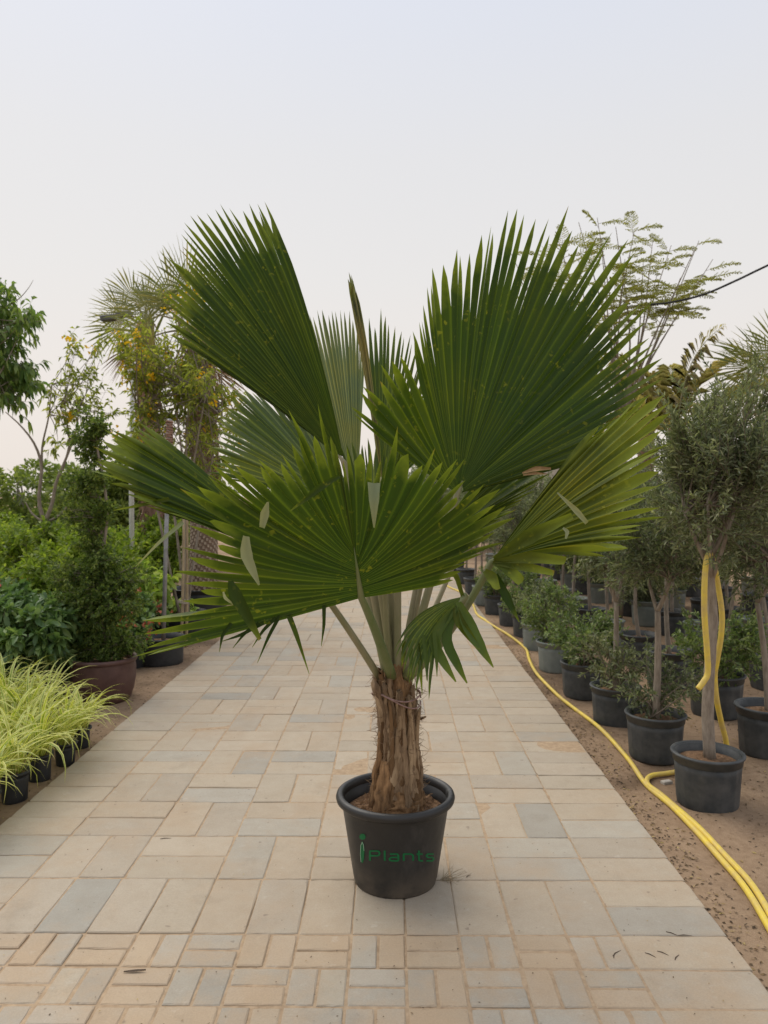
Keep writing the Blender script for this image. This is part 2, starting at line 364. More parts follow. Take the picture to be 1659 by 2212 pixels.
def paver_mesh(w_, d_, k):
    g = np.random.default_rng(k); b = MB(); j = .0022
    c = []                                         # worn outline: corners clipped, edges a little wavy
    ne = 5
    for (ax, ay), (bx_, by_) in (((-1, -1), (1, -1)), ((1, -1), (1, 1)), ((1, 1), (-1, 1)), ((-1, 1), (-1, -1))):
        for q in range(ne): 
            t_ = (q + (.06 if q == 0 else 0)) / ne
            c.append(((ax + (bx_ - ax) * t_) * (w_ / 2 - j), (ay + (by_ - ay) * t_) * (d_ / 2 - j)))
    m_ = len(c); wv_ = [1 - abs(g.normal(0, .0055)) for _ in c]; in_ = [.0028 + abs(g.normal(0, .0022)) for _ in c]
    lo_ = [(x * k_, y * k_, -.05) for (x, y), k_ in zip(c, wv_)]; mi_ = [(x * k_, y * k_, -.0032) for (x, y), k_ in zip(c, wv_)]
    to_ = [(x * k_ - math.copysign(min(e_, abs(x)), x) , y * k_ - math.copysign(min(e_, abs(y)), y), g.normal(0, .0003)) for (x, y), k_, e_ in zip(c, wv_, in_)]
    b.add(lo_ + mi_ + to_, [(i, (i + 1) % m_, m_ + (i + 1) % m_, m_ + i) for i in range(m_)] + [(m_ + i, m_ + (i + 1) % m_, 2 * m_ + (i + 1) % m_, 2 * m_ + i) for i in range(m_)] + [tuple(2 * m_ + i for i in range(m_))])
    return b.mesh('paver', M['paver'], False)
PM = {}
for key, (w_, d_) in {'H': (MX, MY / 2), 'V': (MX / 2, MY), 'h': (.2, .10), 'v': (.1, .2)}.items():
    PM[key] = [paver_mesh(w_ - (.005 if key in 'hv' else 0), d_ - (.005 if key in 'hv' else 0), i + 7) for i in range(6)]
BEIGE = [(.462, .388, .295), (.448, .38, .29), (.47, .394, .297), (.453, .385, .298), (.438, .374, .292), (.462, .38, .282)]
GREY = [(.405, .366, .303), (.425, .382, .312), (.375, .343, .287)]
OCHRE = [(.475, .372, .262), (.465, .37, .268), (.48, .38, .27)]
lst = []       # (key, x, y, tone)
pr = random.Random(3)
def tone(dark=.07):
    return pr.choice(GREY) if pr.random() < dark else pr.choice(BEIGE)
NR = int((Y_END - Y_ROW) / MY)
for r in range(NR):
    y0 = Y_ROW + r * MY
    for k in range(8):
        x0 = X0 + k * MX
        dk = .045 + .007 * r
        if k in (0, 7): hor = True
        elif r == 0: hor = False
        else: hor = (r + k) % 2 == 1
        if hor:
            for q in range(2):
                t = tone(dk)
                if r == 1 and k == 6: t = GREY[q]
                if r == 2 and k == 3 and q == 0: t = GREY[1]
                if r == 2 and k == 7 and q == 0: t = GREY[1]
                if r == 1 and k == 0: t = GREY[1]
                lst.append(('H', x0 + MX / 2, y0 + MY * (.25 + .5 * q), t))
        else:
            for q in range(2):
                t = tone(dk if r else 0)
                if r == 0 and k == 1 and q == 1: t = (.36, .335, .285)
                lst.append(('V', x0 + MX * (.25 + .5 * q), y0 + MY / 2, t))
for r in range(19):                      # small pavers in front
    y1 = Y_ROW - r * .2
    for c in range(14):
        x0 = X0 + c * .2
        hor = (r + c) % 2 == 0
        for q in range(2):
            t = pr.choice(OCHRE) if pr.random() < (.48 if r < 1 else .30) else pr.choice(GREY + [(.43, .388, .32), (.45, .395, .318), (.435, .388, .312), (.445, .388, .302)])
            if hor: lst.append(('h', x0 + .1, y1 - .05 - .1 * q, t))
            else: lst.append(('v', x0 + .05 + .1 * q, y1 - .1, t))
    lst.append(('H', X1 - MX / 2, y1 - .1, tone(.15)))
def seen(x, y):
    if y < 2.30: return False
    px = CX + 17.3 + F_PX * x / y
    return -40 < px < 1700
size = {'H': 1.0, 'V': 1.0, 'h': .25, 'v': .25}
order = sorted(range(len(lst)), key=lambda i: (0 if seen(lst[i][1], lst[i][2]) else 1, lst[i][2] ** 3 / size[lst[i][0]] ** .3))
single = set(order[:300])
far = MB(); tones = []
for i, (key, x, y, t) in enumerate(lst):
    if i in single:
        o = bpy.data.objects.new('paver', pr.choice(PM[key])); col.objects.link(o); o.parent = path
        o.location = (x + pr.gauss(0, .0012), y + pr.gauss(0, .0012), pr.gauss(0, .0011)); kq = pr.uniform(.95, 1.05); o.color = (t[0] * kq, t[1] * kq, t[2] * kq, 1)
        o.rotation_euler = (pr.gauss(0, .0022), pr.gauss(0, .0022), pr.gauss(0, .0022) + (math.pi if pr.random() < .5 else 0))
    else:
        w_, d_ = {'H': (MX, MY / 2), 'V': (MX / 2, MY), 'h': (.195, .095), 'v': (.095, .195)}[key]
        dz = pr.gauss(0, .001); n0 = len(far.v)
        far.box(x - w_ / 2 + .0025, x + w_ / 2 - .0025, y - d_ / 2 + .0025, y + d_ / 2 - .0025, -.05, dz, .003)
        tones += [t] * (len(far.v) - n0)
me = far.mesh('paver_field', M['paver_far'], False)
at = me.color_attributes.new('tone', 'FLOAT_COLOR', 'POINT')
at.data.foreach_set('color', np.concatenate([np.array(tones), np.ones((len(tones), 1))], 1).astype(np.float32).ravel())
link('paver_field', me, path, kind='stuff')

# ------------------------------------------------------------------ foliage generators
def leaf_cloud(Pn, D, L, W, g, N=None, fold=.18, droop=.12, broad=False):
    """arrays of leaves -> V, faces list, attrs"""
    n = len(Pn); D = nrm(D)
    if N is None: N = g.normal(size=(n, 3)) * .8 + np.array([0, 0, .9])
    S = nrm(np.cross(D, N)); N = np.cross(S, D)
    L = np.broadcast_to(L, (n,))[:, None]; W = np.broadcast_to(W, (n,))[:, None]
    dn = np.array([0, 0, -1.0])
    tip = Pn + D * L + dn * L * droop
    lv = g.random(n)
    if not broad:
        m = Pn + D * L * .48
        V = np.stack([Pn, m + S * W / 2 + N * W * fold, tip, m - S * W / 2 + N * W * fold], 1).reshape(-1, 3)
        o = np.arange(n)[:, None] * 4
        F = [np.concatenate([o + np.array([[0, 1, 2]]), o + np.array([[0, 2, 3]])])]
        return V, F, {'lv': np.repeat(lv, 4)}
    m1 = Pn + D * L * .32; m2 = Pn + D * L * .70 + dn * L * droop * .4
    V = np.stack([Pn, m1, m2, tip, m1 + S * W * .42 + N * W * fold, m2 + S * W * .46 + N * W * fold, m1 - S * W * .42 + N * W * fold, m2 - S * W * .46 + N * W * fold], 1).reshape(-1, 3)
    o = np.arange(n)[:, None] * 8
    T = np.concatenate([o + np.array([[a, b_, c]]) for a, b_, c in ((0, 4, 1), (0, 1, 6), (2, 5, 3), (2, 3, 7))])
    Q = np.concatenate([o + np.array([[1, 4, 5, 2]]), o + np.array([[6, 1, 2, 7]])])
    return V, [T, Q], {'lv': np.repeat(lv, 8)}

def curve(a, b_, bend, n=7):
    a, b_ = np.asarray(a, float), np.asarray(b_, float); t = np.linspace(0, 1, n)[:, None]
    return a + (b_ - a) * t + np.asarray(bend) * (4 * t * (1 - t)) * .5
def at_t(pl, t):
    x = t * (len(pl) - 1); i = min(int(x), len(pl) - 2); return pl[i] + (pl[i + 1] - pl[i]) * (x - i)

def crown(g, origins, centre, radii, n_main=24, n_sub=9, sub_len=.22, leaf_sp=.018, up=.35, L=.05, W=.012, pairs=2, tuft=1.0, broad=False, droop=.1,
          shell=(.55, .95), r0=.010, lean=.0, spread=.9, clumps=None):
    """branches from origins into an ellipsoid, twigs on them and leaves along the twigs; returns (branch MB, leaf arrays)"""
    bm = MB(); LP, LD = [], []
    c = np.asarray(centre, float); rr = np.asarray(radii, float)
    for i in range(n_main):
        o = np.asarray(origins[i % len(origins)], float)
        d = nrm(g.normal(size=3)); 
        if clumps is None: tgt = c + d * rr * g.uniform(*shell)
        else:
            q = clumps[i % len(clumps)]; tgt = np.asarray(q[:3]) + d * q[3] * g.uniform(.2, .75)
        ln = np.linalg.norm(tgt - o)
        pl = curve(o, tgt, g.normal(size=3) * ln * .10 + np.array([0, 0, -.10 * ln * lean + .12 * ln * (1 - lean)]), 7)
        bm.tube(pl, np.linspace(r0, r0 * .28, 7), 4, False)
        for s in range(n_sub):
            t = g.uniform(.25, 1.0) if s else 1.0
            p = at_t(pl, t); dr = nrm(pl[-1] - pl[-3])
            outw = nrm(p - c)
            dd = nrm(dr * .55 + outw * .55 + g.normal(size=3) * spread * .6 + np.array([0, 0, up]))
            sl = sub_len * g.uniform(.55, 1.25)
            q = p + dd * sl
            tw = curve(p, q, g.normal(size=3) * sl * .15 + np.array([0, 0, -.1 * sl * lean]), 5)
            bm.tube(tw, np.linspace(r0 * .30, r0 * .12, 5), 3, False)
            k = max(3, int(sl / leaf_sp))
            for j in range(k):
                tt = (j + g.uniform(0, .8)) / k
                if g.random() > tuft * (.35 + .9 * tt): continue
                pp = at_t(tw, min(tt, .999)); 
                for a in range(pairs):
                    LP.append(pp); LD.append(dd * g.uniform(.35, .8) + nrm(g.normal(size=3)) * .75 + np.array([0, 0, up * .4 - droop]))
    LP, LD = np.array(LP), np.array(LD); n = len(LP)
    arr = leaf_cloud(LP, LD, L * g.uniform(.65, 1.25, n), W * g.uniform(.75, 1.25, n), g, droop=droop, broad=broad)
    return bm, arr
def join(arrs):
    Vs, Fs3, Fs4, At = [], [], [], {}; o = 0
    for V, F, A in arrs:
        Vs.append(V)
        for f in F: (Fs3 if f.shape[1] == 3 else Fs4).append(f + o)
        for k, a in A.items(): At.setdefault(k, []).append(a)
        o += len(V)
    F = ([np.concatenate(Fs3)] if Fs3 else []) + ([np.concatenate(Fs4)] if Fs4 else [])
    return np.concatenate(Vs), F, {k: np.concatenate(a) for k, a in At.items()}
def cloud_mesh(name, arr, mat): return np_mesh(name, arr[0], arr[1], mat, arr[2])

# ------------------------------------------------------------------ pots
def pot_spec(r_top, r_base, h, mat, soil_drop=.05, band=.05, ribs=True, lip=.012, n=48, soil_r=None, seed=1):
    g = np.random.default_rng(seed)
    body = MB(); zt = h - band
    rw = lambda z: r_base + (r_top - .012 - r_base) * z / h
    prof = [(0, .004), (r_base * .9, .004), (r_base * .97, .0), (r_base, .006)] + [(rw(z), z) for z in np.linspace(.02, zt - .002, 7)]
    prof += [(rw(zt) - .005, zt), (rw(h) - .005, h - .006), (rw(h) - .011, h - .006), (rw(h - soil_drop - .02) - .012, h - soil_drop - .02)]
    rib = (lambda i, k, t: (.005 if (k % 4 == 0 and 4 <= i <= 10) else 0)) if ribs else None
    body.lathe(prof, n, rib)
    rim = MB(); ro = r_top
    rim.lathe([(rw(zt) - .004, zt - .003), (ro - .007, zt), (ro - .003, h - .016), (ro + lip * .4, h - .012), (ro + lip * .6, h - .006), (ro + lip * .3, h), (ro - .008, h + .002), (ro - .016, h - .003), (rw(h) - .009, h - .02), (rw(h) - .006, h - .03)], n)
    so = MB(); sr = rw(h - soil_drop) - .012
    rings = 7
    vs = [(0, 0, h - soil_drop + .018)]
    for i in range(1, rings):
        for k in range(24):
            t = 2 * math.pi * k / 24; q = i / (rings - 1)
            vs.append((sr * q * math.cos(t), sr * q * math.sin(t), h - soil_drop + .018 * (1 - q * q) + (g.normal(0, .006) if i < rings - 1 else 0)))
    fs = [(0, 1 + k, 1 + (k + 1) % 24) for k in range(24)]
    for i in range(rings - 2):
        a = 1 + i * 24
        fs += [(a + k, a + 24 + k, a + 24 + (k + 1) % 24, a + (k + 1) % 24) for k in range(24)]
    so.add(vs, fs)
    return ('pot', body.mesh('pot', mat), [('rim', rim.mesh('rim', mat), []), ('soil', so.mesh('soil', M['soil']), [])])
POT = {'row': pot_spec(.185, .155, .29, M['pot_row']), 'green': pot_spec(.185, .155, .29, M['pot_green'], seed=4),
       'black': pot_spec(.17, .14, .27, M['pot_black'], seed=5, ribs=False), 'small': pot_spec(.085, .065, .17, M['pot_black'], .02, .025, False, .005, 28, seed=6)}

# ------------------------------------------------------------------ main palm
def fan_arrays(H, T, C=None, split=.66, pleat=.30, g=None, st=13, start=.03, taper_pow=.5, fill=1.0, hubs=None):
    """pleated fan: H hub, T (n,3) segment tips, C (n,3) bezier control points"""
    T = np.asarray(T, float); n = len(T); H = np.asarray(H, float)
    Hs = np.broadcast_to(H, (n, 3)) if hubs is None else np.asarray(hubs)
    if C is None: C = (Hs + T) / 2
    t1 = np.concatenate([np.linspace(start, .60, st - 6), np.linspace(.67, 1, 6)])
    t = t1[None, :, None]
    mid = (1 - t) ** 2 * Hs[:, None] + 2 * t * (1 - t) * C[:, None] + t ** 2 * T[:, None]        # n, st, 3
    ext = np.concatenate([2 * mid[:1] - mid[1:2], mid, 2 * mid[-1:] - mid[-2:-1]])
    Lb = (ext[:-2] + ext[1:-1]) / 2; Rb = (ext[2:] + ext[1:-1]) / 2
    sp = np.clip(split + g.normal(0, .055, n), .3, .92)
    Lo, Ro = (Lb - mid) * fill, (Rb - mid) * fill
    for i in range(n):
        k = np.searchsorted(t1, sp[i]); k = min(k, st - 2)
        tp = np.clip((1 - t1[k:]) / (1 - t1[k]), 0, 1) ** taper_pow
        Lo[i, k:] = Lo[i, k] * tp[:, None]; Ro[i, k:] = Ro[i, k] * tp[:, None]
    dm = np.gradient(mid, axis=1); wv = Ro - Lo
    N = nrm(np.cross(dm, wv)); wid = np.linalg.norm(wv, axis=2, keepdims=True)
    M_ = mid + N * wid * pleat
    Vv = np.stack([mid + Lo, M_, mid + Ro], 2)                                                   # n, st, 3, 3
    V = Vv.reshape(-1, 3)
    base = (np.arange(n)[:, None] * st + np.arange(st - 1)[None]).ravel() * 3
    F = np.concatenate([np.stack([base, base + 3, base + 4, base + 1], 1), np.stack([base + 1, base + 4, base + 5, base + 2], 1)])
    lv = np.repeat(np.clip(.5 + .22 * g.normal(size=n), 0, 1), st * 3); lt = np.tile(np.repeat(t1, 3), n); ed = np.tile(np.array([1., 0, 1.]), n * st)
    return V, [F], {'lv': lv, 'lt': lt, 'ed': ed}
def resample(ctrl, n, g, jit=0.0):
    """catmull-rom through control rows -> n rows evenly spread"""
    c = np.asarray(ctrl, float); m = len(c)
    p = np.concatenate([[2 * c[0] - c[1]], c, [2 * c[-1] - c[-2]]])
    dist = np.concatenate([[0], np.cumsum(np.linalg.norm(np.diff(c[:, :2], axis=0), axis=1) ** .8)])
    u = np.interp(np.linspace(0, dist[-1], n), dist, np.arange(m))
    i = np.minimum(u.astype(int), m - 2); f = (u - i)[:, None]
    a, b_, d, e = p[i], p[i + 1], p[i + 2], p[i + 3]
    return .5 * ((2 * b_) + (-a + d) * f + (2 * a - 5 * b_ + 4 * d - e) * f * f + (-a + 3 * b_ - 3 * d + e) * f ** 3)

PX, PY = P(854, 1880, 3.22).x, 3.22
palm = thing('potted_fan_palm', 'large fan palm with a shaggy brown trunk in a black pot on the paved path', 'palm', (PX, PY, 0))
def loc(v): v = np.asarray(v, float); return v - np.array([PX, PY, 0.])
TOP = np.array([P(851, 1470, 3.22)])[0]
FR = []
def frond(tips, hub, n, mat, bow=(0, 0, 0), seed=0, jit=.014, split=.66, pleat=.30, ctrl=None, pet=None, pet_mat='petiole', pet_r=(.021, .013), label=None, lenjit=.035, pet_bow=(0, 0, .03), costa=None):
    g = np.random.default_rng(seed)
    H = np.array(P(*hub)); pts = resample(tips, n, g)
    T = np.array([P(*p) for p in pts])
    s = 1 + g.normal(0, lenjit, n)[:, None]
    T = H + (T - H) * s + g.normal(0, jit, (n, 3))
    Cc = (H + T) / 2 + np.asarray(bow)
    if ctrl is not None: Cc = np.array([P(*p) for p in resample(ctrl, n, g)])
    hubs = None
    if costa is not None:
        c1 = np.array(P(*costa)); k = np.linspace(-1, 1, n)[:, None]; hubs = H + (c1 - H) * (1 - np.abs(k)) 
    V, F, A = fan_arrays(H, T, Cc, split, pleat, g, hubs=hubs, start=.03 if hubs is None else .001)
    o = link('frond', np_mesh('frond', loc(V), F, M[mat], A, smooth=False), palm, label=label)
    if pet:
        a = np.array(P(*pet)); b = MB()
        pl = curve(a, H, np.asarray(pet_bow), 12)
        if hubs is None:
            d = nrm(np.mean(T, axis=0) - H); pl = np.concatenate([pl, [H + d * .06]])
            rad = np.append(np.linspace(pet_r[0], pet_r[1], 12), .004)
        else:
            c1 = np.array(P(*costa)); pl = np.concatenate([pl, [H + (c1 - H) * .2, H + (c1 - H) * .55, c1 + (c1 - H) * .1]]); rad = np.append(np.linspace(pet_r[0], pet_r[1] * .8, 12), [.0105, .0065, .001])
        b.tube(loc(pl), rad, 10); link('petiole', b.mesh('petiole', M[pet_mat]), o)
    return o
def strip(par, pts, wid, mat, name='leaf_segment', seed=0, fold=.35):
    """single segment hanging on its own: pts [(px,py,Y)...], widths in pixels"""
    g = np.random.default_rng(seed); Q = np.array([P(*p) for p in pts])
    m = 9; u = np.linspace(0, len(Q) - 1, m); c = np.stack([np.interp(u, np.arange(len(Q)), Q[:, i]) for i in range(3)], 1)
    c[1:-1] = (c[:-2] + 2 * c[1:-1] + c[2:]) / 4
    wv = np.interp(np.linspace(0, 1, m), np.linspace(0, 1, len(wid)), wid) / F_PX * c[:, 1]
    tg = nrm(np.gradient(c, axis=0)); view = nrm(c - np.array([0, 0, CAM_H])); S = nrm(np.cross(tg, view) + g.normal(0, .12, (m, 3))); N = np.cross(S, tg)
    V = np.stack([c - S * wv[:, None] / 2, c + N * wv[:, None] * fold, c + S * wv[:, None] / 2], 1).reshape(-1, 3)
    k = np.arange(m - 1) * 3
    F = np.concatenate([np.stack([k, k + 3, k + 4, k + 1], 1), np.stack([k + 1, k + 4, k + 5, k + 2], 1)])
    A = {'lv': np.full(len(V), g.random()), 'lt': np.repeat(np.linspace(.3, 1, m), 3), 'ed': np.tile([.3, 0, .3], m)}
    return link(name, np_mesh(name, loc(V), [F], M[mat], A, smooth=True), par)

# back leaves first
frond([(664, 700, 3.75), (669, 676, 3.75), (698, 672, 3.75), (719, 672, 3.75), (735, 672, 3.75), (754, 677, 3.75), (773, 690, 3.75), (789, 715, 3.75)], (770, 1090, 3.55), 17, 'palm_pale', (0, .05, 0), 1, .006, .78, .34, pet=(850, 1475, 3.27), lenjit=.02, label='pale grey-green frond seen from its underside')
frond([(778, 705, 3.95), (800, 680, 3.95), (823, 685, 3.95), (844, 700, 3.95), (863, 712, 3.92), (880, 728, 3.9), (903, 757, 3.85), (930, 800, 3.8), (955, 860, 3.75), (960, 930, 3.7)], (824, 1070, 3.65), 25, 'palm_mid', (0, .06, 0), 2, .007, .68, pet=(862, 1475, 3.28), lenjit=.03)
frond([(690, 885, 3.98), (640, 868, 3.98), (590, 852, 3.98), (545, 842, 3.97), (500, 846, 3.95), (486, 866, 3.95), (480, 895, 3.9), (472, 928, 3.85), (465, 965, 3.8), (458, 1000, 3.75), (470, 1040, 3.7)], (752, 1100, 3.5), 28, 'palm_mid', (0, .05, .03), 3, .01, .78, pet=(838, 1470, 3.25))
frond([(1120, 955, 3.75), (1160, 980, 3.75), (1192, 1003, 3.7), (1176, 1030, 3.65), (1150, 1062, 3.6), (1120, 1092, 3.55), (1088, 1122, 3.5), (1050, 1150, 3.45)], (915, 1190, 3.38), 20, 'palm', (0, .06, .02), 4, .01, .74, pet=(866, 1470, 3.25))
frond([(716, 1010, 3.42), (742, 975, 3.44), (770, 958, 3.45), (800, 950, 3.45), (830, 956, 3.44), (858, 972, 3.42), (885, 1000, 3.4)], (812, 1215, 3.2), 17, 'palm_mid', (0, .03, 0), 44, .008, .72, pet=(852, 1474, 3.22), lenjit=.05)
# upper left leaf
frond([(430, 765, 3.62), (372, 715, 3.66), (352, 655, 3.66), (360, 610, 3.62), (376, 556, 3.58), (392, 520, 3.52), (388, 486, 3.48), (412, 470, 3.44), (435, 457, 3.42), (464, 444, 3.40), (491, 449, 3.36), (519, 444, 3.34), (544, 437, 3.32), (570, 434, 3.30)],
      (744, 1000, 3.38), 33, 'palm', seed=5, jit=.012, split=.77, pleat=.36, pet=(846, 1472, 3.24), lenjit=.022,
      ctrl=[(590, 862, 3.42), (575, 850, 3.42), (562, 830, 3.42), (558, 805, 3.4), (560, 780, 3.38), (568, 755, 3.36), (580, 735, 3.34), (595, 722, 3.32), (607, 710, 3.31), (620, 700, 3.30), (634, 693, 3.28), (648, 688, 3.27), (664, 684, 3.26), (680, 682, 3.25)])
# the same leaf's far half folded behind
frond([(585, 470, 3.42), (560, 500, 3.62), (520, 540, 3.80), (470, 560, 3.95)], (746, 1002, 3.42), 9, 'palm', (0, .05, .02), 6, .012, .7)
# spear
frond([(751, 600, 3.42), (756, 588, 3.41), (760, 598, 3.40), (769, 625, 3.40)], (828, 1060, 3.30), 6, 'palm_spear', seed=7, jit=.004, split=.9, pleat=.9, lenjit=.01, ctrl=[(788, 800, 3.36), (794, 800, 3.34), (800, 800, 3.34), (807, 800, 3.36)], pet=(856, 1470, 3.22), label='narrow unopened spear leaf')
# big right leaf
f3 = frond([(742, 884, 3.02), (752, 858, 3.04), (800, 815, 3.08), (850, 775, 3.10), (893, 740, 3.14), (912, 690, 3.18), (924, 640, 3.22), (950, 572, 3.28), (992, 545, 3.34), (1045, 520, 3.40), (1085, 462, 3.46), (1122, 455, 3.50), (1162, 468, 3.52), (1203, 476, 3.54), (1240, 472, 3.55), (1272, 494, 3.55), (1305, 535, 3.54), (1350, 560, 3.52), (1390, 618, 3.48), (1400, 680, 3.42), (1432, 728, 3.38), (1425, 790, 3.32), (1410, 850, 3.26), (1345, 920, 3.2), (1265, 985, 3.14)],
      (988, 1066, 3.32), 56, 'palm', seed=8, jit=.011, split=.73, pleat=.30, bow=(0, .10, -.02), pet=(872, 1468, 3.21), lenjit=.03, pet_mat='petiole')
strip(f3, [(1128, 1022, 3.12), (1158, 1012, 3.1), (1190, 1012, 3.08)], [3, 11, 5], 'dry_leaf', 'leaf_segment', 51)
strip(f3, [(1130, 1026, 3.12), (1156, 1022, 3.1), (1182, 1024, 3.09)], [3, 6, 2], 'dry_leaf', 'leaf_segment', 52)
# left leaf, edge on
f5 = frond([(296, 902, 2.92), (266, 928, 2.9), (232, 942, 2.86), (210, 968, 2.82), (200, 996, 2.78), (212, 1018, 2.74), (245, 1040, 2.72), (300, 1078, 2.72), (352, 1105, 2.75)], (655, 1225, 2.98), 22, 'palm', seed=9, jit=.012, split=.82, pleat=.32, pet=(822, 1468, 3.20), pet_r=(.016, .011), lenjit=.03,
      ctrl=[(500, 1060, 2.92), (495, 1066, 2.9), (488, 1074, 2.88), (480, 1084, 2.86), (474, 1094, 2.84), (470, 1104, 2.84), (470, 1114, 2.84), (474, 1130, 2.85), (485, 1150, 2.87)])
strip(f5, [(365, 1078, 2.74), (300, 1092, 2.74), (244, 1103, 2.72)], [9, 7, 1], 'palm_yel', 'leaf_segment', 1)
strip(f5, [(395, 1128, 2.76), (345, 1170, 2.76), (293, 1224, 2.74)], [10, 7, 1], 'palm_tip', 'leaf_segment', 2)
# right lower leaf
f7 = frond([(1302, 918, 3.02), (1360, 880, 3.0), (1396, 863, 2.98), (1424, 886, 2.95), (1448, 912, 2.92), (1462, 938, 2.9), (1440, 962, 2.88), (1434, 988, 2.86), (1436, 1022, 2.84), (1438, 1058, 2.82), (1424, 1096, 2.8), (1414, 1132, 2.78), (1388, 1164, 2.76), (1356, 1190, 2.75), (1300, 1205, 2.75)],
      (1062, 1214, 2.98), 28, 'palm_yel', (.0, .05, .04), 10, .016, .80, .32, pet=(880, 1465, 3.2), pet_bow=(.03, .0, -.05), lenjit=.05, pet_mat='petiole_green', label='lower frond with yellowed and browned tips')
strip(f7, [(1066, 1208, 2.94), (1140, 1160, 2.86), (1236, 1114, 2.80)], [10, 34, 14], 'palm_yel', 'leaf_segment', 3)
strip(f7, [(1066, 1212, 2.94), (1150, 1204, 2.86), (1221, 1211, 2.80)], [8, 26, 18], 'palm_yel', 'leaf_segment', 4)
strip(f7, [(1064, 1216, 2.94), (1130, 1222, 2.88), (1196, 1238, 2.82)], [8, 22, 12], 'palm_yel', 'leaf_segment', 5)
strip(f7, [(1064, 1214, 2.94), (1098, 1228, 2.90), (1126, 1256, 2.86)], [8, 26, 22], 'palm_yel', 'leaf_segment', 6)
strip(f7, [(1046, 1232, 2.96), (1062, 1246, 2.93), (1074, 1272, 2.90)], [10, 26, 14], 'palm_yel', 'leaf_segment', 7)
strip(f7, [(1070, 1240, 2.94), (1094, 1290, 2.9), (1122, 1344, 2.88)], [12, 20, 2], 'palm', 'leaf_segment', 8)
strip(f7, [(1204, 1064, 2.80), (1246, 1104, 2.78), (1268, 1130, 2.77)], [3, 13, 9], 'palm_tip', 'folded_tip', 9)
strip(f7, [(1216, 1140, 2.78), (1226, 1148, 2.77), (1222, 1164, 2.77)], [4, 9, 4], 'palm_tip', 'folded_tip', 10)
# drooping broken leaf
f9 = frond([(862, 1392, 2.86), (864, 1425, 2.85), (876, 1455, 2.85), (890, 1478, 2.85), (905, 1495, 2.86), (931, 1490, 2.87)], (1004, 1288, 2.97), 11, 'palm_mid', seed=11, jit=.012, split=.62, pleat=.3, lenjit=.05, pet=(876, 1462, 3.19), pet_bow=(.05, .02, .02), pet_r=(.02, .016), pet_mat='petiole_green',
      ctrl=[(886, 1312, 2.9), (884, 1330, 2.89), (890, 1342, 2.89), (898, 1350, 2.9), (908, 1356, 2.9), (925, 1362, 2.9)], label='small broken frond drooping beside the trunk')
strip(f9, [(985, 1310, 2.93), (930, 1380, 2.88), (958, 1430, 2.88), (985, 1473, 2.88)], [14, 26, 20, 3], 'palm_f9', seed=12)
strip(f9, [(985, 1312, 2.93), (958, 1378, 2.89), (985, 1430, 2.88), (1009, 1476, 2.88)], [14, 24, 20, 3], 'palm_f9', seed=13)
strip(f9, [(990, 1300, 2.93), (1012, 1350, 2.9), (1040, 1400, 2.88), (1066, 1442, 2.88)], [12, 34, 22, 2], 'palm_f9', seed=14)
strip(f9, [(985, 1312, 2.93), (990, 1342, 2.9), (1020, 1380, 2.9), (1046, 1420, 2.9)], [12, 24, 16, 2], 'palm_yel', seed=15)
strip(f9, [(1000, 1290, 2.96), (985, 1240, 2.95), (962, 1246, 2.93)], [8, 12, 3], 'palm_yel', seed=16)
for k, (xa, ya, xb, yb2) in enumerate([(884, 1372, 889, 1462), (900, 1376, 912, 1500), (915, 1372, 922, 1470), (872, 1384, 868, 1440), (938, 1366, 944, 1462)]):
    strip(f9, [(xa, ya, 2.885), ((xa + xb) / 2 + 2, (ya + yb2) / 2, 2.875), (xb, yb2, 2.87)], [9, 10, 1], ('palm_f9', 'palm_yel')[k % 2], seed=60 + k)
# front leaf
f4 = frond([(316, 1420, 2.76), (330, 1400, 2.74), (340, 1376, 2.72), (360, 1338, 2.70), (382, 1302, 2.68), (396, 1235, 2.64), (404, 1170, 2.60), (420, 1125, 2.58), (438, 1090, 2.56), (458, 1052, 2.54), (456, 1014, 2.53), (500, 1000, 2.52), (550, 985, 2.51), (612, 968, 2.50), (640, 915, 2.50), (670, 892, 2.50), (706, 916, 2.50), (740, 955, 2.50), (774, 970, 2.51), (808, 985, 2.52), (842, 982, 2.53), (880, 985, 2.54), (915, 996, 2.55), (950, 1000, 2.56), (972, 1006, 2.58), (1003, 1014, 2.6), (1030, 1025, 2.62), (1062, 1058, 2.66), (1086, 1108, 2.72), (1078, 1162, 2.78), (1010, 1222, 2.86), (955, 1246, 2.92)],
      (780, 1290, 2.90), 60, 'palm', (0, .05, -.01), 12, .011, .75, .30, pet=(846, 1462, 3.17), pet_mat='petiole_green', pet_r=(.023, .017), lenjit=.07, costa=(766, 1190, 2.80), label='wide front frond speckled with yellow and with folded tips')
strip(f4, [(579, 1084, 2.5), (572, 1110, 2.49), (566, 1140, 2.49)], [4, 20, 12], 'palm_tip', 'folded_tip', 20)
strip(f4, [(532, 1158, 2.52), (530, 1196, 2.51), (545, 1230, 2.51), (560, 1264, 2.52)], [14, 27, 19, 4], 'palm_tip', 'folded_tip', 21)
strip(f4, [(498, 1254, 2.6), (505, 1280, 2.58), (530, 1325, 2.58), (562, 1382, 2.6)], [10, 30, 24, 8], 'palm', 'folded_tip', 22)
strip(f4, [(482, 1278, 2.6), (486, 1292, 2.58), (505, 1306, 2.58)], [4, 7, 3], 'palm_tip', 'folded_tip', 23)
strip(f4, [(734, 1028, 2.46), (700, 1046, 2.44), (660, 1078, 2.44), (627, 1104, 2.45)], [8, 16, 11, 2], 'palm', 'folded_tip', 24)
strip(f4, [(808, 1042, 2.47), (808, 1080, 2.46), (808, 1140, 2.46)], [28, 22, 3], 'palm_tip', 'folded_tip', 25)
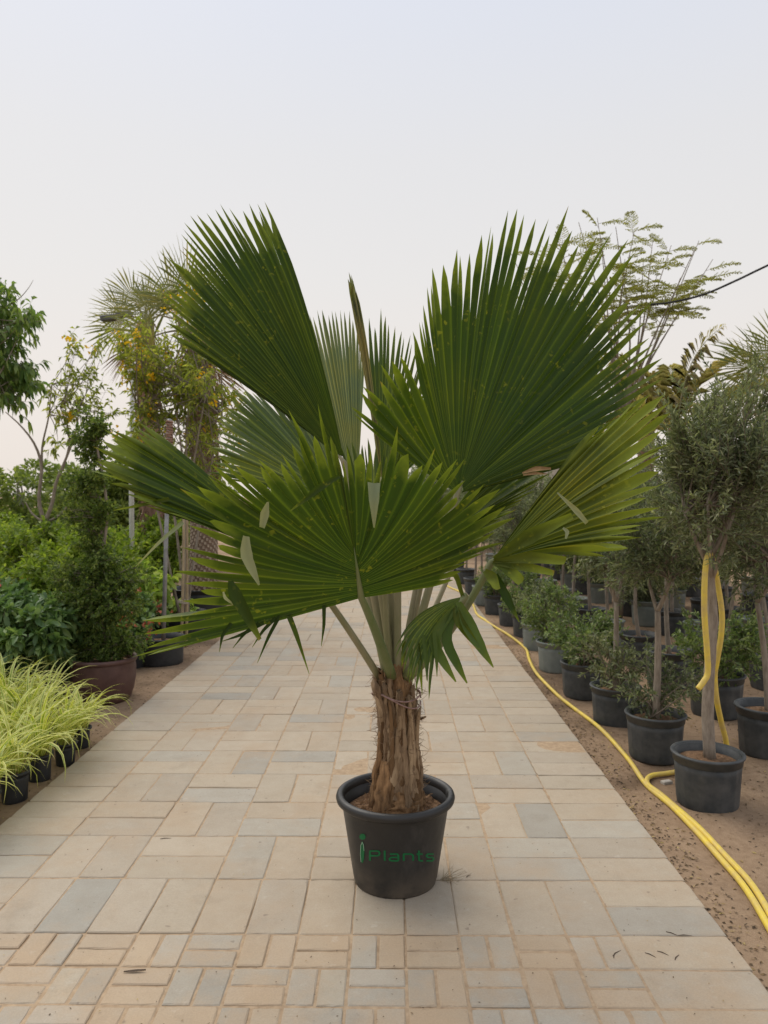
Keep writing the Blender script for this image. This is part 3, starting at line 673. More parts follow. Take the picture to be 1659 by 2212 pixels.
for i, pts in enumerate([[(622, 1324, 2.86), (640, 1370, 2.85), (668, 1456, 2.85)], [(700, 1304, 2.88), (700, 1350, 2.87), (694, 1396, 2.87)], [(604, 1330, 2.84), (580, 1375, 2.83), (556, 1432, 2.83)],
                         [(596, 1334, 2.84), (568, 1362, 2.83), (545, 1398, 2.83)], [(560, 1346, 2.82), (530, 1366, 2.8), (503, 1400, 2.8)], [(500, 1346, 2.78), (480, 1372, 2.77), (474, 1408, 2.77)], [(570, 1345, 2.82), (520, 1372, 2.81), (478, 1386, 2.8)]]):
    strip(f4, pts, [13, 10, 1] if i == 0 else [9, 7, 1], 'palm', seed=30 + i)
# extra old petiole stubs behind
for i, (a, b_, r) in enumerate([((842, 1476, 3.2), (826, 1190, 3.1), .013), ((858, 1478, 3.2), (860, 1150, 3.2), .018), ((868, 1476, 3.26), (930, 1160, 3.35), .013), ((872, 1470, 3.3), (1010, 1150, 3.65), .013)]):
    b = MB(); A_, B_ = np.array(P(*a)), np.array(P(*b_))
    b.tube(loc(curve(A_, B_, (0, 0, 0), 8)), np.linspace(r, r * .8, 8), 10); link('petiole', b.mesh('petiole', M['petiole']), palm)

# trunk
g = np.random.default_rng(77)
b = MB(); prof = [(.120, .30), (.116, .36), (.104, .42), (.099, .47), (.091, .52), (.083, .58), (.080, .66), (.078, .74), (.074, .80), (.062, .86), (.04, .93)]
nn = 56; lump = g.normal(0, 1, (len(prof), nn))
def tr_rib(i, k, t): return .006 * math.sin(5 * t + i * .9) + .007 * math.sin(9 * t + i * 1.7 + 1) + .0035 * lump[i, k] + (.012 * math.exp(-((math.cos(t - 4.2) - 1) / .25) ** 2) if i < 5 else 0)
def bent(v):
    z = v[2]; k = float(np.interp(z, [.28, .36, .44, .52, .62, .74, .83, .90, .95], [.86, .86, .84, .80, .76, .80, .90, .86, .8]))
    return (v[0] * k + float(np.interp(z, [.3, .5, .7, .9], [.010, .016, .012, .0])), v[1] * k, z)
b.lathe(prof, nn, tr_rib); b.v = [bent(v) for v in b.v]
trunk = link('trunk', b.mesh('trunk', M['fibre']), palm)
def boot(ang, z0, z1, r0, r1, w0, w1, mat='boot', thick=.012, split_top=True):
    b = MB(); m = 13; wob = 0.0; L_, R_, Lo_, Ro_ = [], [], [], []
    for i in range(m):
        q = i / (m - 1); z = z0 + (z1 - z0) * q; wob = wob if i else 0.0; r = r0 + (r1 - r0) * q ** 1.6; ww = w0 + (w1 - w0) * q
        wob = (wob + .035 * g.normal()) if i else 0.0; ww *= (1 + .22 * g.normal()); a = ang + wob; r += .0025 * g.normal()
        for lstx, rr, s in ((L_, r, -1), (R_, r, 1), (Lo_, r - thick, -1), (Ro_, r - thick, 1)):
            t = a + s * ww / 2 / max(r, .05); lstx.append((rr * math.cos(t), rr * math.sin(t), z + .006 * g.normal() * (q > .9)))
    mid_ = [((l[0] + r_[0]) / 2 * 1.07, (l[1] + r_[1]) / 2 * 1.07, l[2] + (.02 * g.normal() if i == m - 1 else 0)) for i, (l, r_) in enumerate(zip(L_, R_))]
    vs = L_ + mid_ + R_ + Ro_ + Lo_; fs = []
    for i in range(m - 1):
        for c in range(5):
            a0, a1 = c * m + i, ((c + 1) % 5) * m + i
            fs.append((a0, a1, a1 + 1, a0 + 1))
    fs.append((m - 1, 2 * m - 1, 3 * m - 1, 4 * m - 1, 5 * m - 1))
    b.add(vs, fs); b.v = [bent(v) for v in b.v]
    return link('leaf_base', b.mesh('leaf_base', M[mat]), trunk)
Q = -math.pi / 2     # towards the camera
M['boot_light'] = plain_mat('pale_dry_leaf_base', (.43, .31, .19), (.17, .108, .058), 30, .9, .8, .01, .2, stretch=(1, 1, .1))
M['boot_dark'] = plain_mat('dark_dry_leaf_base', (.20, .12, .06), (.07, .038, .018), 30, .95, .8, .01, .15, stretch=(1, 1, .1))
for i in range(58):                                  # split strips of old leaf bases, uneven and gaping
    a = Q + (i * 2.39996) % (2 * math.pi); low_ = math.cos(a - Q - .8) > .35; z0 = g.uniform(.31, .46) if low_ else g.uniform(.42, .60); z1 = min(z0 + g.uniform(.24, .46), .89)
    r0 = .100 + g.uniform(-.006, .012) + .10 * max(0, .5 - z0); r1 = .092 + g.uniform(-.006, .014)
    boot(a, z0, z1, r0, r1, g.uniform(.022, .055), g.uniform(.010, .030), ('boot', 'boot_light', 'boot', 'boot_dark')[i % 4], thick=.008)
for a, z0, z1, r0, r1, w0, w1, m_ in [(Q - 1.05, .54, .845, .094, .128, .075, .06, 'boot'), (Q - .9, .52, .81, .098, .122, .05, .03, 'boot_light'), (Q + 1.25, .46, .735, .106, .126, .05, .022, 'boot_light'), (Q - .62, .78, .91, .088, .118, .05, .018, 'boot_dark'), (Q + .6, .40, .80, .112, .106, .035, .02, 'boot_light'), (Q + .35, .38, .78, .113, .104, .03, .016, 'boot'), (Q + .85, .36, .74, .116, .108, .035, .014, 'boot_light')]:
    boot(a, z0, z1, r0, r1, w0, w1, m_)
for i in range(13):                                  # matted fibre pads round the foot
    a = Q - 1.9 + i * .48; z0 = .285 + g.uniform(0, .03); boot(a, z0, z0 + (g.uniform(.06, .14) if math.cos(a - Q - .8) > .35 else g.uniform(.14, .34)), .130 + g.uniform(0, .014), .106 + g.uniform(0, .008), g.uniform(.06, .11), g.uniform(.03, .06), 'fibre', thick=.02)
# loose fibres and the string
b = MB()
for i in range(620):
    a = g.uniform(0, 2 * math.pi); z = g.uniform(.33, .90); r = .112 - .012 * (z - .3) / .5
    p0 = np.array(bent((r * math.cos(a), r * math.sin(a), z))); d = nrm(np.array([math.cos(a) * .5, math.sin(a) * .5, g.uniform(-1, .9)]) + g.normal(size=3) * .4)
    ln = g.uniform(.02, .07); b.tube(curve(p0, p0 + d * ln, g.normal(size=3) * .012, 4), [.0011, .001, .0008, .0004], 3, False)
b.tube([(.085, .0, .70), (.11, -.01, .69), (.128, -.03, .705)], [.006, .007, .004], 5)
link('loose_fibre', b.mesh('loose_fibre', M['boot']), trunk, kind='stuff')
b = MB(); ring = [(.112 * math.cos(t) + .0, .112 * math.sin(t), .800 + .012 * math.sin(t * 2 + 1) - .012 * math.cos(t)) for t in np.linspace(0, 2 * math.pi, 40)]
ring = [bent((x * 1.03, y * 1.03, z)) for x, y, z in ring]; b.tube(ring, .0035, 5, False); b.tube([(x * 1.02, y * 1.02, z - .02 + .02 * math.sin(i * .3)) for i, (x, y, z) in enumerate(ring)], .003, 5, False)
link('string_tie', b.mesh('string_tie', plain_mat('pinkish_string', (.34, .22, .20), (.24, .15, .13), 30, .8)), trunk)
# its pot
PH, RB, RT = .372, .176, .234
b = MB(); cone = lambda z: RB + (RT - RB) * z / PH
b.lathe([(0, .006), (RB * .9, .006), (RB * .985, .0), (RB, .008)] + [(cone(z), z) for z in np.linspace(.03, PH - .03, 9)] + [(RT + .002, PH - .02), (RT - .004, PH - .004), (RT - .009, PH - .004), (cone(.27) - .008, .27)], 80)
mp, ntp, bsp = new_mat('scuffed_black_plastic')
n1 = noise(ntp, 5, 5, .65); n2 = noise(ntp, 3.2, 6, .75, stretch=(1, 1, .45)); n3 = noise(ntp, 30, 3)
cc = mixc(ntp, maprange(ntp, n1, .3, .7), (.012, .0125, .013), (.024, .023, .022))
cc = mixc(ntp, maprange(ntp, n2, .58, .72, 0, .5), cc, (.075, .068, .062))
scr = noise(ntp, 9, 2, .5, stretch=(1, 1, .16)); cc = mixc(ntp, maprange(ntp, scr, .685, .70, 0, .35), cc, (.12, .115, .11))
geo = ntp.nodes.new('ShaderNodeTexCoord'); sp_ = ntp.nodes.new('ShaderNodeSeparateXYZ'); ntp.links.new(geo.outputs['Object'], sp_.inputs[0])
dust = mathn(ntp, 'MULTIPLY', maprange(ntp, sp_.outputs['Z'], .0, .13, .55, 0), maprange(ntp, n1, .35, .6))
cc = mixc(ntp, dust, cc, (.16, .125, .09))
ntp.links.new(cc, bsp.inputs['Base Color']); ntp.links.new(maprange(ntp, n2, .4, .7, .40, .62), bsp.inputs['Roughness']); bump(ntp, bsp, n3, .1, .003)
pot = link('pot', b.mesh('pot', mp), palm)
b = MB(); b.lathe([(RT - .002, PH - .030), (RT + .008, PH - .034), (RT + .017, PH - .026), (RT + .020, PH - .014), (RT + .016, PH - .002), (RT + .006, PH + .004), (RT - .006, PH + .002), (RT - .014, PH - .010), (RT - .014, PH - .03)], 80)
link('rim', b.mesh('rim', mp), pot)
b = MB(); rings, sg = 12, 48; vs = [(0, 0, .335)]
for i in range(1, rings + 1):
    for k in range(sg):
        q = i / rings; t = 2 * math.pi * k / sg; r = (cone(.29) - .008) * q
        vs.append((r * math.cos(t), r * math.sin(t), .292 + .035 * (1 - q) + (g.normal(0, .008) if i < rings else 0)))
b.add(vs, [(0, 1 + k, 1 + (k + 1) % sg) for k in range(sg)] + [(1 + i * sg + k, 1 + (i + 1) * sg + k, 1 + (i + 1) * sg + (k + 1) % sg, 1 + i * sg + (k + 1) % sg) for i in range(rings - 1) for k in range(sg)])
link('soil', b.mesh('soil', M['soil'], False), pot)
b = MB()
for i in range(160):
    a = g.uniform(0, 6.28); r = g.uniform(.11, .165); p0 = np.array([r * math.cos(a), r * math.sin(a), .305 + g.uniform(0, .02)]); d = nrm(g.normal(size=3) * np.array([1, 1, .35]))
    b.tube(curve(p0, p0 + d * g.uniform(.02, .05), g.normal(size=3) * .008, 4), .0012, 3, False)
link('root_fibre', b.mesh('root_fibre', M['fibre']), pot, kind='stuff')
# printed logo on the pot: pixel -> point on the cone
def on_pot(px, py, off=.0016):
    d = CAMROT @ Vector(((px - CX) / F_PX, -(py - CY) / F_PX, -1.0)); o_ = Vector((0, 0, CAM_H))
    lo, hi = 2.6, PY
    f = lambda s: math.hypot((o_ + d * s).x - PX, (o_ + d * s).y - PY) - (cone((o_ + d * s).z) + off)
    for _ in range(50):
        m_ = (lo + hi) / 2
        if f(m_) > 0: lo = m_
        else: hi = m_
    return o_ + d * lo
def ribbon(b, pts, wx, wy=None):
    """stroke in pixel space drawn on the pot"""
    wy = wy or wx; p = []
    for i in range(len(pts) - 1):
        k = max(2, int(math.hypot(pts[i + 1][0] - pts[i][0], pts[i + 1][1] - pts[i][1]) / 2))
        for j in range(k): p.append((pts[i][0] + (pts[i + 1][0] - pts[i][0]) * j / k, pts[i][1] + (pts[i + 1][1] - pts[i][1]) * j / k))
    p.append(pts[-1]); p = np.array(p); tg = nrm(np.gradient(p, axis=0)); nr = np.stack([-tg[:, 1] * wx / 2, tg[:, 0] * wy / 2], 1)
    vs = []
    for q, s in zip(p, nr): vs += [loc(on_pot(*(q - s))), loc(on_pot(*(q + s)))]
    b.add(vs, [(2 * i, 2 * i + 2, 2 * i + 3, 2 * i + 1) for i in range(len(p) - 1)])
def disc(b, cx, cy, rx, ry, off=.0016, n=28):
    vs = [loc(on_pot(cx, cy, off))]
    for k in range(n): vs.append(loc(on_pot(cx + rx * math.cos(6.2832 * k / n), cy + ry * math.sin(6.2832 * k / n), off)))
    b.add(vs, [(0, 1 + (k + 1) % n, 1 + k) for k in range(n)])
b = MB()
disc(b, 783, 1807.5, 6.6, 6.6); disc(b, 782.5, 1841, 4.4, 23.5)
yb, yt, ym = 1859.5, 1838.5, 1845.0
def arc(cx, cy, rx, ry, a0, a1, n=9): return [(cx + rx * math.cos(R(a0 + (a1 - a0) * i / n)), cy - ry * math.sin(R(a0 + (a1 - a0) * i / n))) for i in range(n + 1)]
WX, WY = 4.2, 3.4
for st_ in [[(799, yb), (799, yt), (815, yt)] + arc(815, yt + 5, 5, 5, 90, -90) + [(801, yt + 10)],              # P
            [(831, yt - 1), (831, yb)],                                                                        # l
            [(842, ym), (858, ym), (860.5, ym + 3), (860.5, yb)], [(860, ym + 7), (846, ym + 7), (841.5, ym + 9.5), (842, yb - 1.5), (846, yb), (860, yb)],   # a
            [(872, yb), (872, ym), (888, ym), (892.5, ym + 3), (892.5, yb)],                                    # n
            [(905, yt - 1), (905, yb - 2), (908, yb), (914, yb)], [(900, ym), (913, ym)],                       # t
            [(937, ym), (924, ym), (921, ym + 3.5), (924, ym + 7), (934, ym + 7), (937, ym + 10.5), (934, yb), (921, yb)]]:   # s
    ribbon(b, st_, WX, WY)
logo = link('printed_logo', b.mesh('printed_logo', M['print'], False), pot, label='green printed lettering reading iPlants')
b = MB()
ribbon(b, [(780, 1862), (778.6, 1845), (779.4, 1826), (782.5, 1818.5), (785.5, 1826), (786.5, 1838)], 1.3)
for v in range(len(b.v)):
    x, y, z = b.v[v]; b.v[v] = (x * 1.002, y * 1.004, z)
link('highlight_line', b.mesh('highlight_line', M['print_light'], False), logo)

# ------------------------------------------------------------------ right: olive nursery rows
def olive_std(seed, trunk_h=.62, cr=(.34, .34, .48), cz=1.30, low=False, n_main=44, L=.044, lean=.0, n_sub=8, mat='olive', thick=.017):
    g = np.random.default_rng(seed); zs = .245
    tb = MB(); top = np.array([g.normal(0, .03) + lean, g.normal(0, .03), zs + trunk_h])
    pl = curve((0, 0, zs - .02), top, (g.normal(0, .03), g.normal(0, .03), 0), 10)
    tb.tube(pl, np.linspace(thick * 1.25, thick * .85, 10), 9)
    forks = []
    for k in range(3):
        a = g.uniform(0, 6.28); e = top + np.array([math.cos(a) * .11, math.sin(a) * .11, .20 + .08 * g.random()])
        tb.tube(curve(pl[-1], e, (0, 0, -.03), 6), np.linspace(thick * .7, thick * .4, 6), 7); forks.append(e)
    c = top + np.array([0, 0, cz - zs - trunk_h])
    bm, arr = crown(g, forks, c, cr, n_main, n_sub, .22, .0125, .55, L, .0108, r0=.007, spread=.75)
    arrs = [arr]
    if low:
        bm2, a2 = crown(g, [(0.02, 0, zs), (-.03, .02, zs), (0, -.03, zs)], (0, 0, zs + .26), (.25, .25, .17), 14, 8, .16, .017, .3, .045, .014, r0=.007); arrs.append(a2)
    tm = tb.mesh('trunk', M['bark'])
    subs = [('branches', bm.mesh('branches', M['twig']), [])] + ([('low_shoots', bm2.mesh('low_shoots', M['twig']), [])] if low else [])
    return [('trunk', tm, subs), ('foliage', cloud_mesh('foliage', join(arrs), M[mat]), [])]
def olive_bush(seed, h=.42, r=.25, mat='myrtle', L=.042, n_main=26):
    g = np.random.default_rng(seed); zs = .24; tb = MB(); f = []
    for k in range(5):
        a = k * 1.26 + g.uniform(-.3, .3); e = np.array([math.cos(a) * .09, math.sin(a) * .09, zs + h * .38])
        tb.tube(curve((math.cos(a) * .02, math.sin(a) * .02, zs - .01), e, (0, 0, .02), 6), np.linspace(.011, .006, 6), 6); f.append(e)
    bm, arr = crown(g, f, (0, 0, zs + h * .62), (r, r, h * .45), n_main, 9, .17, .015, .35, L, .016, r0=.006)
    return [('stems', tb.mesh('stems', M['twig']), [('branches', bm.mesh('branches', M['twig']), [])]), ('foliage', cloud_mesh('foliage', arr, M[mat]), [])]

STD = [olive_std(s, th, cr, cz, mat=mt) for s, th, cr, cz, mt in [(101, .60, (.36, .36, .44), 1.32, 'olive'), (102, .66, (.39, .39, .46), 1.40, 'olive_dark'), (103, .52, (.37, .37, .48), 1.26, 'olive'), (104, .7, (.41, .41, .44), 1.44, 'olive')]]
BUSH = [olive_bush(201), olive_bush(202, .5, .28, 'myrtle'), olive_bush(203, .40, .25, 'olive', .046)]
def pot_at(px, Y): return (gx(px, Y), Y, float(gz(gx(px, Y), Y)) - .004)

# nearest tree, hose hung on it
g1 = np.random.default_rng(300)
X_, Y_, Z_ = pot_at(1534, 4.13)
tb = MB(); tp = [(P(1534, 1612, 4.13)), P(1528, 1540, 4.12), P(1531, 1470, 4.12), P(1536, 1400, 4.13), P(1541, 1340, 4.14), P(1536, 1280, 4.14), P(1535, 1205, 4.13)]
tp = [np.array(p) - np.array([X_, Y_, Z_]) for p in tp]; tp[0][2] = .23
tt = np.linspace(0, 6, 19); tpp = np.stack([np.interp(tt, range(7), [p[i] for p in tp]) for i in range(3)], 1)
tpp[1:-1] = (tpp[:-2] + 2 * tpp[1:-1] + tpp[2:]) / 4
tb.tube(tpp, np.linspace(.034, .022, 19) + g1.normal(0, .0016, 19), 12)
fk = []
for k in range(6):
    a = k * 1.05; e = tpp[-1] + np.array([math.cos(a) * .14, math.sin(a) * .14, .22 + .14 * g1.random()])
    tb.tube(curve(tpp[-1 - k // 2], e, (0, 0, -.03), 6), np.linspace(.015, .008, 6), 7); fk.append(e)
bm, arr = crown(g1, fk, tpp[-1] + np.array([.11, .05, .40]), (.34, .38, .44), 58, 11, .25, .0115, .85, .045, .0098, r0=.008, spread=.65)
bm2, arr2 = crown(g1, fk, tpp[-1] + np.array([.08, 0, .66]), (.26, .28, .24), 18, 5, .30, .014, 1.3, .045, .010, r0=.007, spread=.5)
bm.add(bm2.v, bm2.f)
tall = [POT['row'], ('trunk', tb.mesh('trunk', M['bark']), [('branches', bm.mesh('branches', M['twig']), [])]), ('foliage', cloud_mesh('foliage', join([arr, arr2]), M['olive']), [])]
place(tall, 'potted_olive_tree', 'tallest olive tree in a dark grey pot with the yellow hose hung on its trunk', 'olive tree', (X_, Y_, Z_))

ROW1 = [  # px, Y, kind, pot, rz, scale, label
    (1420, 4.86, 'L1', 'row', .3, 1, 'olive tree with low shoots in a dark pot next to the tree carrying the hose'),
    (1333, 5.60, 'L2', 'row', 1.9, .98, 'forked olive tree with leafy low shoots, second pot beyond the hose-hung tree'),
    (1262, 6.35, 'B0', 'row', .8, 1, 'low green bush in a dark pot just in front of the grey-green pots'),
    (1202, 7.27, 'B1', 'green', 2.2, .98, 'leafy green bush in a grey-green pot beside the low bush in a dark pot'),
    (1165, 8.25, 'B2', 'green', .4, 1, 'grey-leaved bush in a grey-green pot, second of the adjoining grey-green pair'),
    (1138, 8.98, 'B1', 'row', 4.1, .92, 'small bush in a dark pot just beyond the two grey-green pots'),
    (1106, 9.75, 'S0', 'row', 1.0, .95, 'olive tree in a dark pot, second beyond the two grey-green pots'),
    (1074, 10.7, 'B0', 'row', 2.6, 1, 'bush in a dark pot beside a lone pale grey-green pot far along the path'),
    (1047, 11.5, 'S2', 'green', 3.3, 1, 'olive tree in the lone grey-green pot far along the path'),
    (1026, 12.7, 'S1', 'row', .2, 1, 'olive tree in a dark pot just beyond the lone far grey-green pot'),
    (1008, 14.2, 'S3', 'row', 5.0, 1, 'second olive tree beyond the lone far grey-green pot'),
    (986, 16.4, 'S0', 'row', 2.0, 1, 'last olive tree of the path-side row, where the hose meets the paving'),
]
KIND = {'S0': STD[0], 'S1': STD[1], 'S2': STD[2], 'S3': STD[3], 'B0': BUSH[0], 'B1': BUSH[1], 'B2': BUSH[2],
        'L1': olive_std(111, .70, (.34, .34, .38), 1.42, True, 40, mat='olive_dark', thick=.021), 'L2': olive_std(112, .68, (.34, .34, .38), 1.40, True, 40, mat='olive', thick=.02)}
for px, Y, k, pt, rz, s, lab in ROW1:
    l_ = pot_at(px, Y)
    place([POT[pt]] + KIND[k], 'potted_bush' if k[0] == 'B' else 'potted_olive_tree', lab, 'bush' if k[0] == 'B' else 'olive tree', l_, rz, s)
pr2 = random.Random(21)
i = 0
for rx, ystart in ((2.50, 4.95), (3.28, 6.6), (4.1, 7.6), (4.95, 9.4), (5.9, 11.4)):
    y = ystart
    while y < 17.5:
        x = rx + pr2.uniform(-.07, .07) - (.012 * (y - 5) if rx < 3 else 0)
        if x / y < .56:
            bush = pr2.random() < .22
            if rx < 3 and 4.9 < y < 6: bush = y > 5.3
            k = pr2.choice(BUSH) if bush else pr2.choice(STD); pt = 'green' if pr2.random() < .22 else 'row'
            if rx == 2.5 and i == 0: k, pt, bush = STD[1], 'row', False
            nm = ('bush' if bush else 'olive tree'); pn = {'green': 'grey-green', 'row': 'dark'}[pt]
            place([POT[pt]] + k, 'potted_bush' if bush else 'potted_olive_tree', f'{nm} in a {pn} pot in the back rows behind the path-side row', nm,
                  (x, y, float(gz(x, y)) - .004), pr2.uniform(0, 6.28), pr2.uniform(.93, 1.12), f'{"bushes" if bush else "olive trees"} in {pn} pots in the back rows')
            i += 1
        y += pr2.uniform(.74, .92) if y < 10 else pr2.uniform(.95, 1.25)

# ------------------------------------------------------------------ yellow hoses
def smooth_pts(pts, n=140):
    p = np.asarray(pts, float); m = len(p); ext = np.concatenate([[2 * p[0] - p[1]], p, [2 * p[-1] - p[-2]]])
    u = np.linspace(0, m - 1, n); i = np.minimum(u.astype(int), m - 2); f = (u - i)[:, None]
    a, b_, d, e = ext[i], ext[i + 1], ext[i + 2], ext[i + 3]
    return .5 * ((2 * b_) + (-a + d) * f + (2 * a - 5 * b_ + 4 * d - e) * f * f + (-a + 3 * b_ - 3 * d + e) * f ** 3)
def on_ground(px, py, z=0.0):
    d = CAMROT @ Vector(((px - CX) / F_PX, -(py - CY) / F_PX, -1.0)); s = (CAM_H - z) / -d.z
    return d.x * s, d.y * s
HR = .0145
def hose_ground(pix, extra=()):
    pts = [on_ground(*p) for p in pix]; pts = list(extra) + pts
    q = smooth_pts([(x, y, 0) for x, y in pts], 220)
    z = np.array([max(float(gz(x, y)), -.002 if (X0 < x < X1 and y < Y_END) else -9) for x, y, _ in q]) + HR * .93
    z = np.convolve(np.pad(z, 4, mode='edge'), np.ones(9) / 9, 'valid')
    q[:, 2] = np.maximum(z, q[:, 2] * 0 + z); return q
q = hose_ground([(1690, 2035), (1659, 1985), (1600, 1895), (1540, 1822), (1460, 1738), (1400, 1688), (1355, 1625), (1300, 1570), (1245, 1525), (1190, 1480), (1160, 1450), (1143, 1420), (1136, 1398), (1115, 1378), (1075, 1355), (1046, 1340), (1030, 1328), (1022, 1308), (1010, 1290), (990, 1278), (968, 1268), (957, 1256)])
b = MB(); b.tube(q, HR, 10)
link('hose', b.mesh('hose', M['hose']), label='long yellow hose winding along the right edge of the path', category='hose')
q = hose_ground([(1690, 2022), (1659, 1962), (1615, 1895), (1560, 1830), (1480, 1752), (1430, 1712), (1402, 1690), (1396, 1674), (1408, 1663), (1440, 1659), (1475, 1656), (1530, 1652), (1600, 1645)])
b = MB(); b.tube(q + np.array([.004, 0, .006]), HR, 10)
link('hose', b.mesh('hose', M['hose']), label='yellow hose doubling back in a curl behind the pot of the tallest olive tree', category='hose')
YT = 4.05
q = smooth_pts([P(1508, 1488, YT - .05), P(1520, 1472, YT - .04), P(1529, 1452, YT - .03), P(1527, 1400, YT - .03), P(1522, 1330, YT - .03), P(1522, 1260, YT - .03), P(1526, 1212, YT), P(1533, 1197, YT + .06), P(1541, 1215, YT + .14), P(1550, 1260, YT + .16), P(1559, 1320, YT + .16), P(1558, 1370, YT + .16), P(1550, 1420, YT + .18), P(1544, 1460, YT + .2), P(1548, 1510, YT + .22), P(1558, 1560, YT + .30), P(1568, 1600, YT + .36), P(1570, 1632, YT + .40), P(1566, 1666, YT + .44)], 160)
b = MB(); b.tube(q, HR * 1.05, 10)
link('hose', b.mesh('hose', M['hose']), label='yellow hose looped over the fork of the tallest olive tree, cut end dangling', category='hose')
bx, by = on_ground(1440, 1676); b = MB(); b.box(-.03, .03, -.017, .017, 0, .022, .004)
link('concrete_chip', b.mesh('concrete_chip', M['concrete'], False), None, (bx, by, float(gz(bx, by)) - .004), .35, label='small pale concrete chip on the sand beside the curled hose', category='rubble')

# ------------------------------------------------------------------ left: striped grasses
def grass_spec(seed, n=54):
    g = np.random.default_rng(seed); m = 10; Vs, lv, lt, ed, Fs = [], [], [], [], []
    for i in range(n):
        a = g.uniform(0, 6.28); el_ = R(g.uniform(52, 86)); L = g.uniform(.32, .66); s = np.linspace(0, 1, m)
        bendk = g.uniform(1.2, 3.2)
        ang = el_ - bendk * s ** 1.7
        dr = np.cos(ang); dz = np.sin(ang); step = L / (m - 1)
        r = g.uniform(.0, .045) + np.concatenate([[0], np.cumsum(dr[:-1] * step)]); z = .145 + np.concatenate([[0], np.cumsum(dz[:-1] * step)])
        tw = a + g.normal(0, .25) * s; c = np.stack([r * np.cos(tw), r * np.sin(tw), z], 1); c[:, 2] = np.maximum(c[:, 2], .01)
        wd = g.uniform(.013, .022) * np.minimum(1, (1 - s) * 2.2 + .04) * np.minimum(1, .55 + s * 2)
        S = np.stack([-np.sin(tw), np.cos(tw), 0 * tw], 1) + g.normal(0, .15, 3); S = nrm(S)
        up = np.array([0, 0, .25])
        o = len(Vs) * m * 3
        Vs.append(np.stack([c - S * wd[:, None] / 2 + up * wd[:, None], c, c + S * wd[:, None] / 2 + up * wd[:, None]], 1).reshape(-1, 3))
        k = o + np.arange(m - 1) * 3
        Fs.append(np.concatenate([np.stack([k, k + 3, k + 4, k + 1], 1), np.stack([k + 1, k + 4, k + 5, k + 2], 1)]))
        lv.append(np.full(m * 3, g.random())); lt.append(np.repeat(s, 3)); ed.append(np.tile([1., 0, 1.], m))
    return [POT['small'], ('blades', np_mesh('blades', np.concatenate(Vs), [np.concatenate(Fs)], M['grass'], {'lv': np.concatenate(lv), 'lt': np.concatenate(lt), 'ed': np.concatenate(ed)}, True), [])]
GR = [grass_spec(400 + i) for i in range(5)]
pr3 = random.Random(8)
for rx, ya, yb_ in ((-2.07, 3.55, 5.25), (-2.36, 3.7, 5.35), (-2.66, 4.3, 5.5), (-2.95, 4.9, 5.6)):
    y = ya; first = True
    while y < yb_:
        last = y + .3 >= yb_
        front = rx > -2.1
        lab = ('yellow striped grass in a small black pot in the row lining the path edge' if front else 'yellow striped grass in a small black pot behind the row lining the path edge')
        grp = 'striped grasses along the path edge' if front else 'striped grasses behind the path-edge row'
        x = rx + pr3.uniform(-.03, .03)
        place(pr3.choice(GR), 'potted_grass', lab, 'grass', (x, y, float(gz(x, y)) - .003), pr3.uniform(0, 6.28), pr3.uniform(.82, 1.02), grp)
        y += pr3.uniform(.27, .32)

# ------------------------------------------------------------------ left: tiered topiary in maroon pot
g = np.random.default_rng(500)
TX, TY = gx(220, 6.2), 6.2; TZ = float(gz(TX, TY)) - .004
b = MB(); n_ = 56
b.lathe([(0, .004), (.19, .004), (.20, .0), (.215, .02), (.24, .09), (.256, .18), (.258, .26), (.252, .32), (.25, .345), (.238, .345), (.236, .29)], n_)
rm_ = MB(); rm_.lathe([(.246, .318), (.262, .322), (.270, .335), (.270, .35), (.262, .36), (.248, .36), (.236, .348), (.238, .32)], n_)
so = MB(); so.lathe([(.241, .300), (.12, .315), (.001, .32)], 24)
mpot = ('pot', b.mesh('pot', M['pot_maroon']), [('rim', rm_.mesh('rim', M['pot_maroon']), []), ('soil', so.mesh('soil', M['soil']), [])])
tb = MB(); zz_ = np.linspace(.30, 2.2, 24)
tb.tube(np.stack([.03 * np.sin(zz_ * 5), .03 * np.cos(zz_ * 4.3), zz_], 1), np.linspace(.024, .008, 24), 8)
def zpx(py, Y=TY): return P(829, py, Y).z - TZ
cl = []
for px, py, r in [(185, 1390, .16), (240, 1395, .17), (280, 1385, .12), (200, 1330, .20), (160, 1300, .16), (250, 1300, .18), (215, 1265, .22), (270, 1255, .14), (165, 1240, .15), (225, 1215, .17), (190, 1190, .15), (195, 1140, .13), (170, 1110, .12), (215, 1105, .12), (190, 1065, .12), (175, 1035, .10), (215, 1030, .10), (198, 975, .13), (180, 940, .12), (210, 920, .12), (195, 895, .09)]:
    cl.append((gx(px, TY) - TX, g.normal(0, .05), zpx(py), r))
bms = MB(); ars = []
cl = [(c[0] * g.uniform(1.0, 1.45), c[1], c[2], c[3] * g.uniform(.62, .95) * (1 if c[2] < 1.1 else .82)) for c in cl]
for c in cl:
    org = np.array([0, 0, min(max(c[2] - .05, .35), 2.15)])
    nm = int(46 * (c[3] / .14) ** 2)
    bm, ar = crown(g, [org], c[:3], (c[3],) * 3, nm, 5, .08, .012, .1, .033, .017, pairs=3, shell=(.5, 1.0), r0=.004, spread=1.2)
    bms.add(bm.v, bm.f); ars.append(ar)
place([mpot, ('trunk', tb.mesh('trunk', M['bark']), [('branches', bms.mesh('branches', M['twig']), [])]), ('foliage', cloud_mesh('foliage', join(ars), M['topiary']), [])],
      'potted_topiary', 'tall tiered topiary with small dark leaves in a maroon pot beside the striped grasses', 'topiary', (TX, TY, TZ))

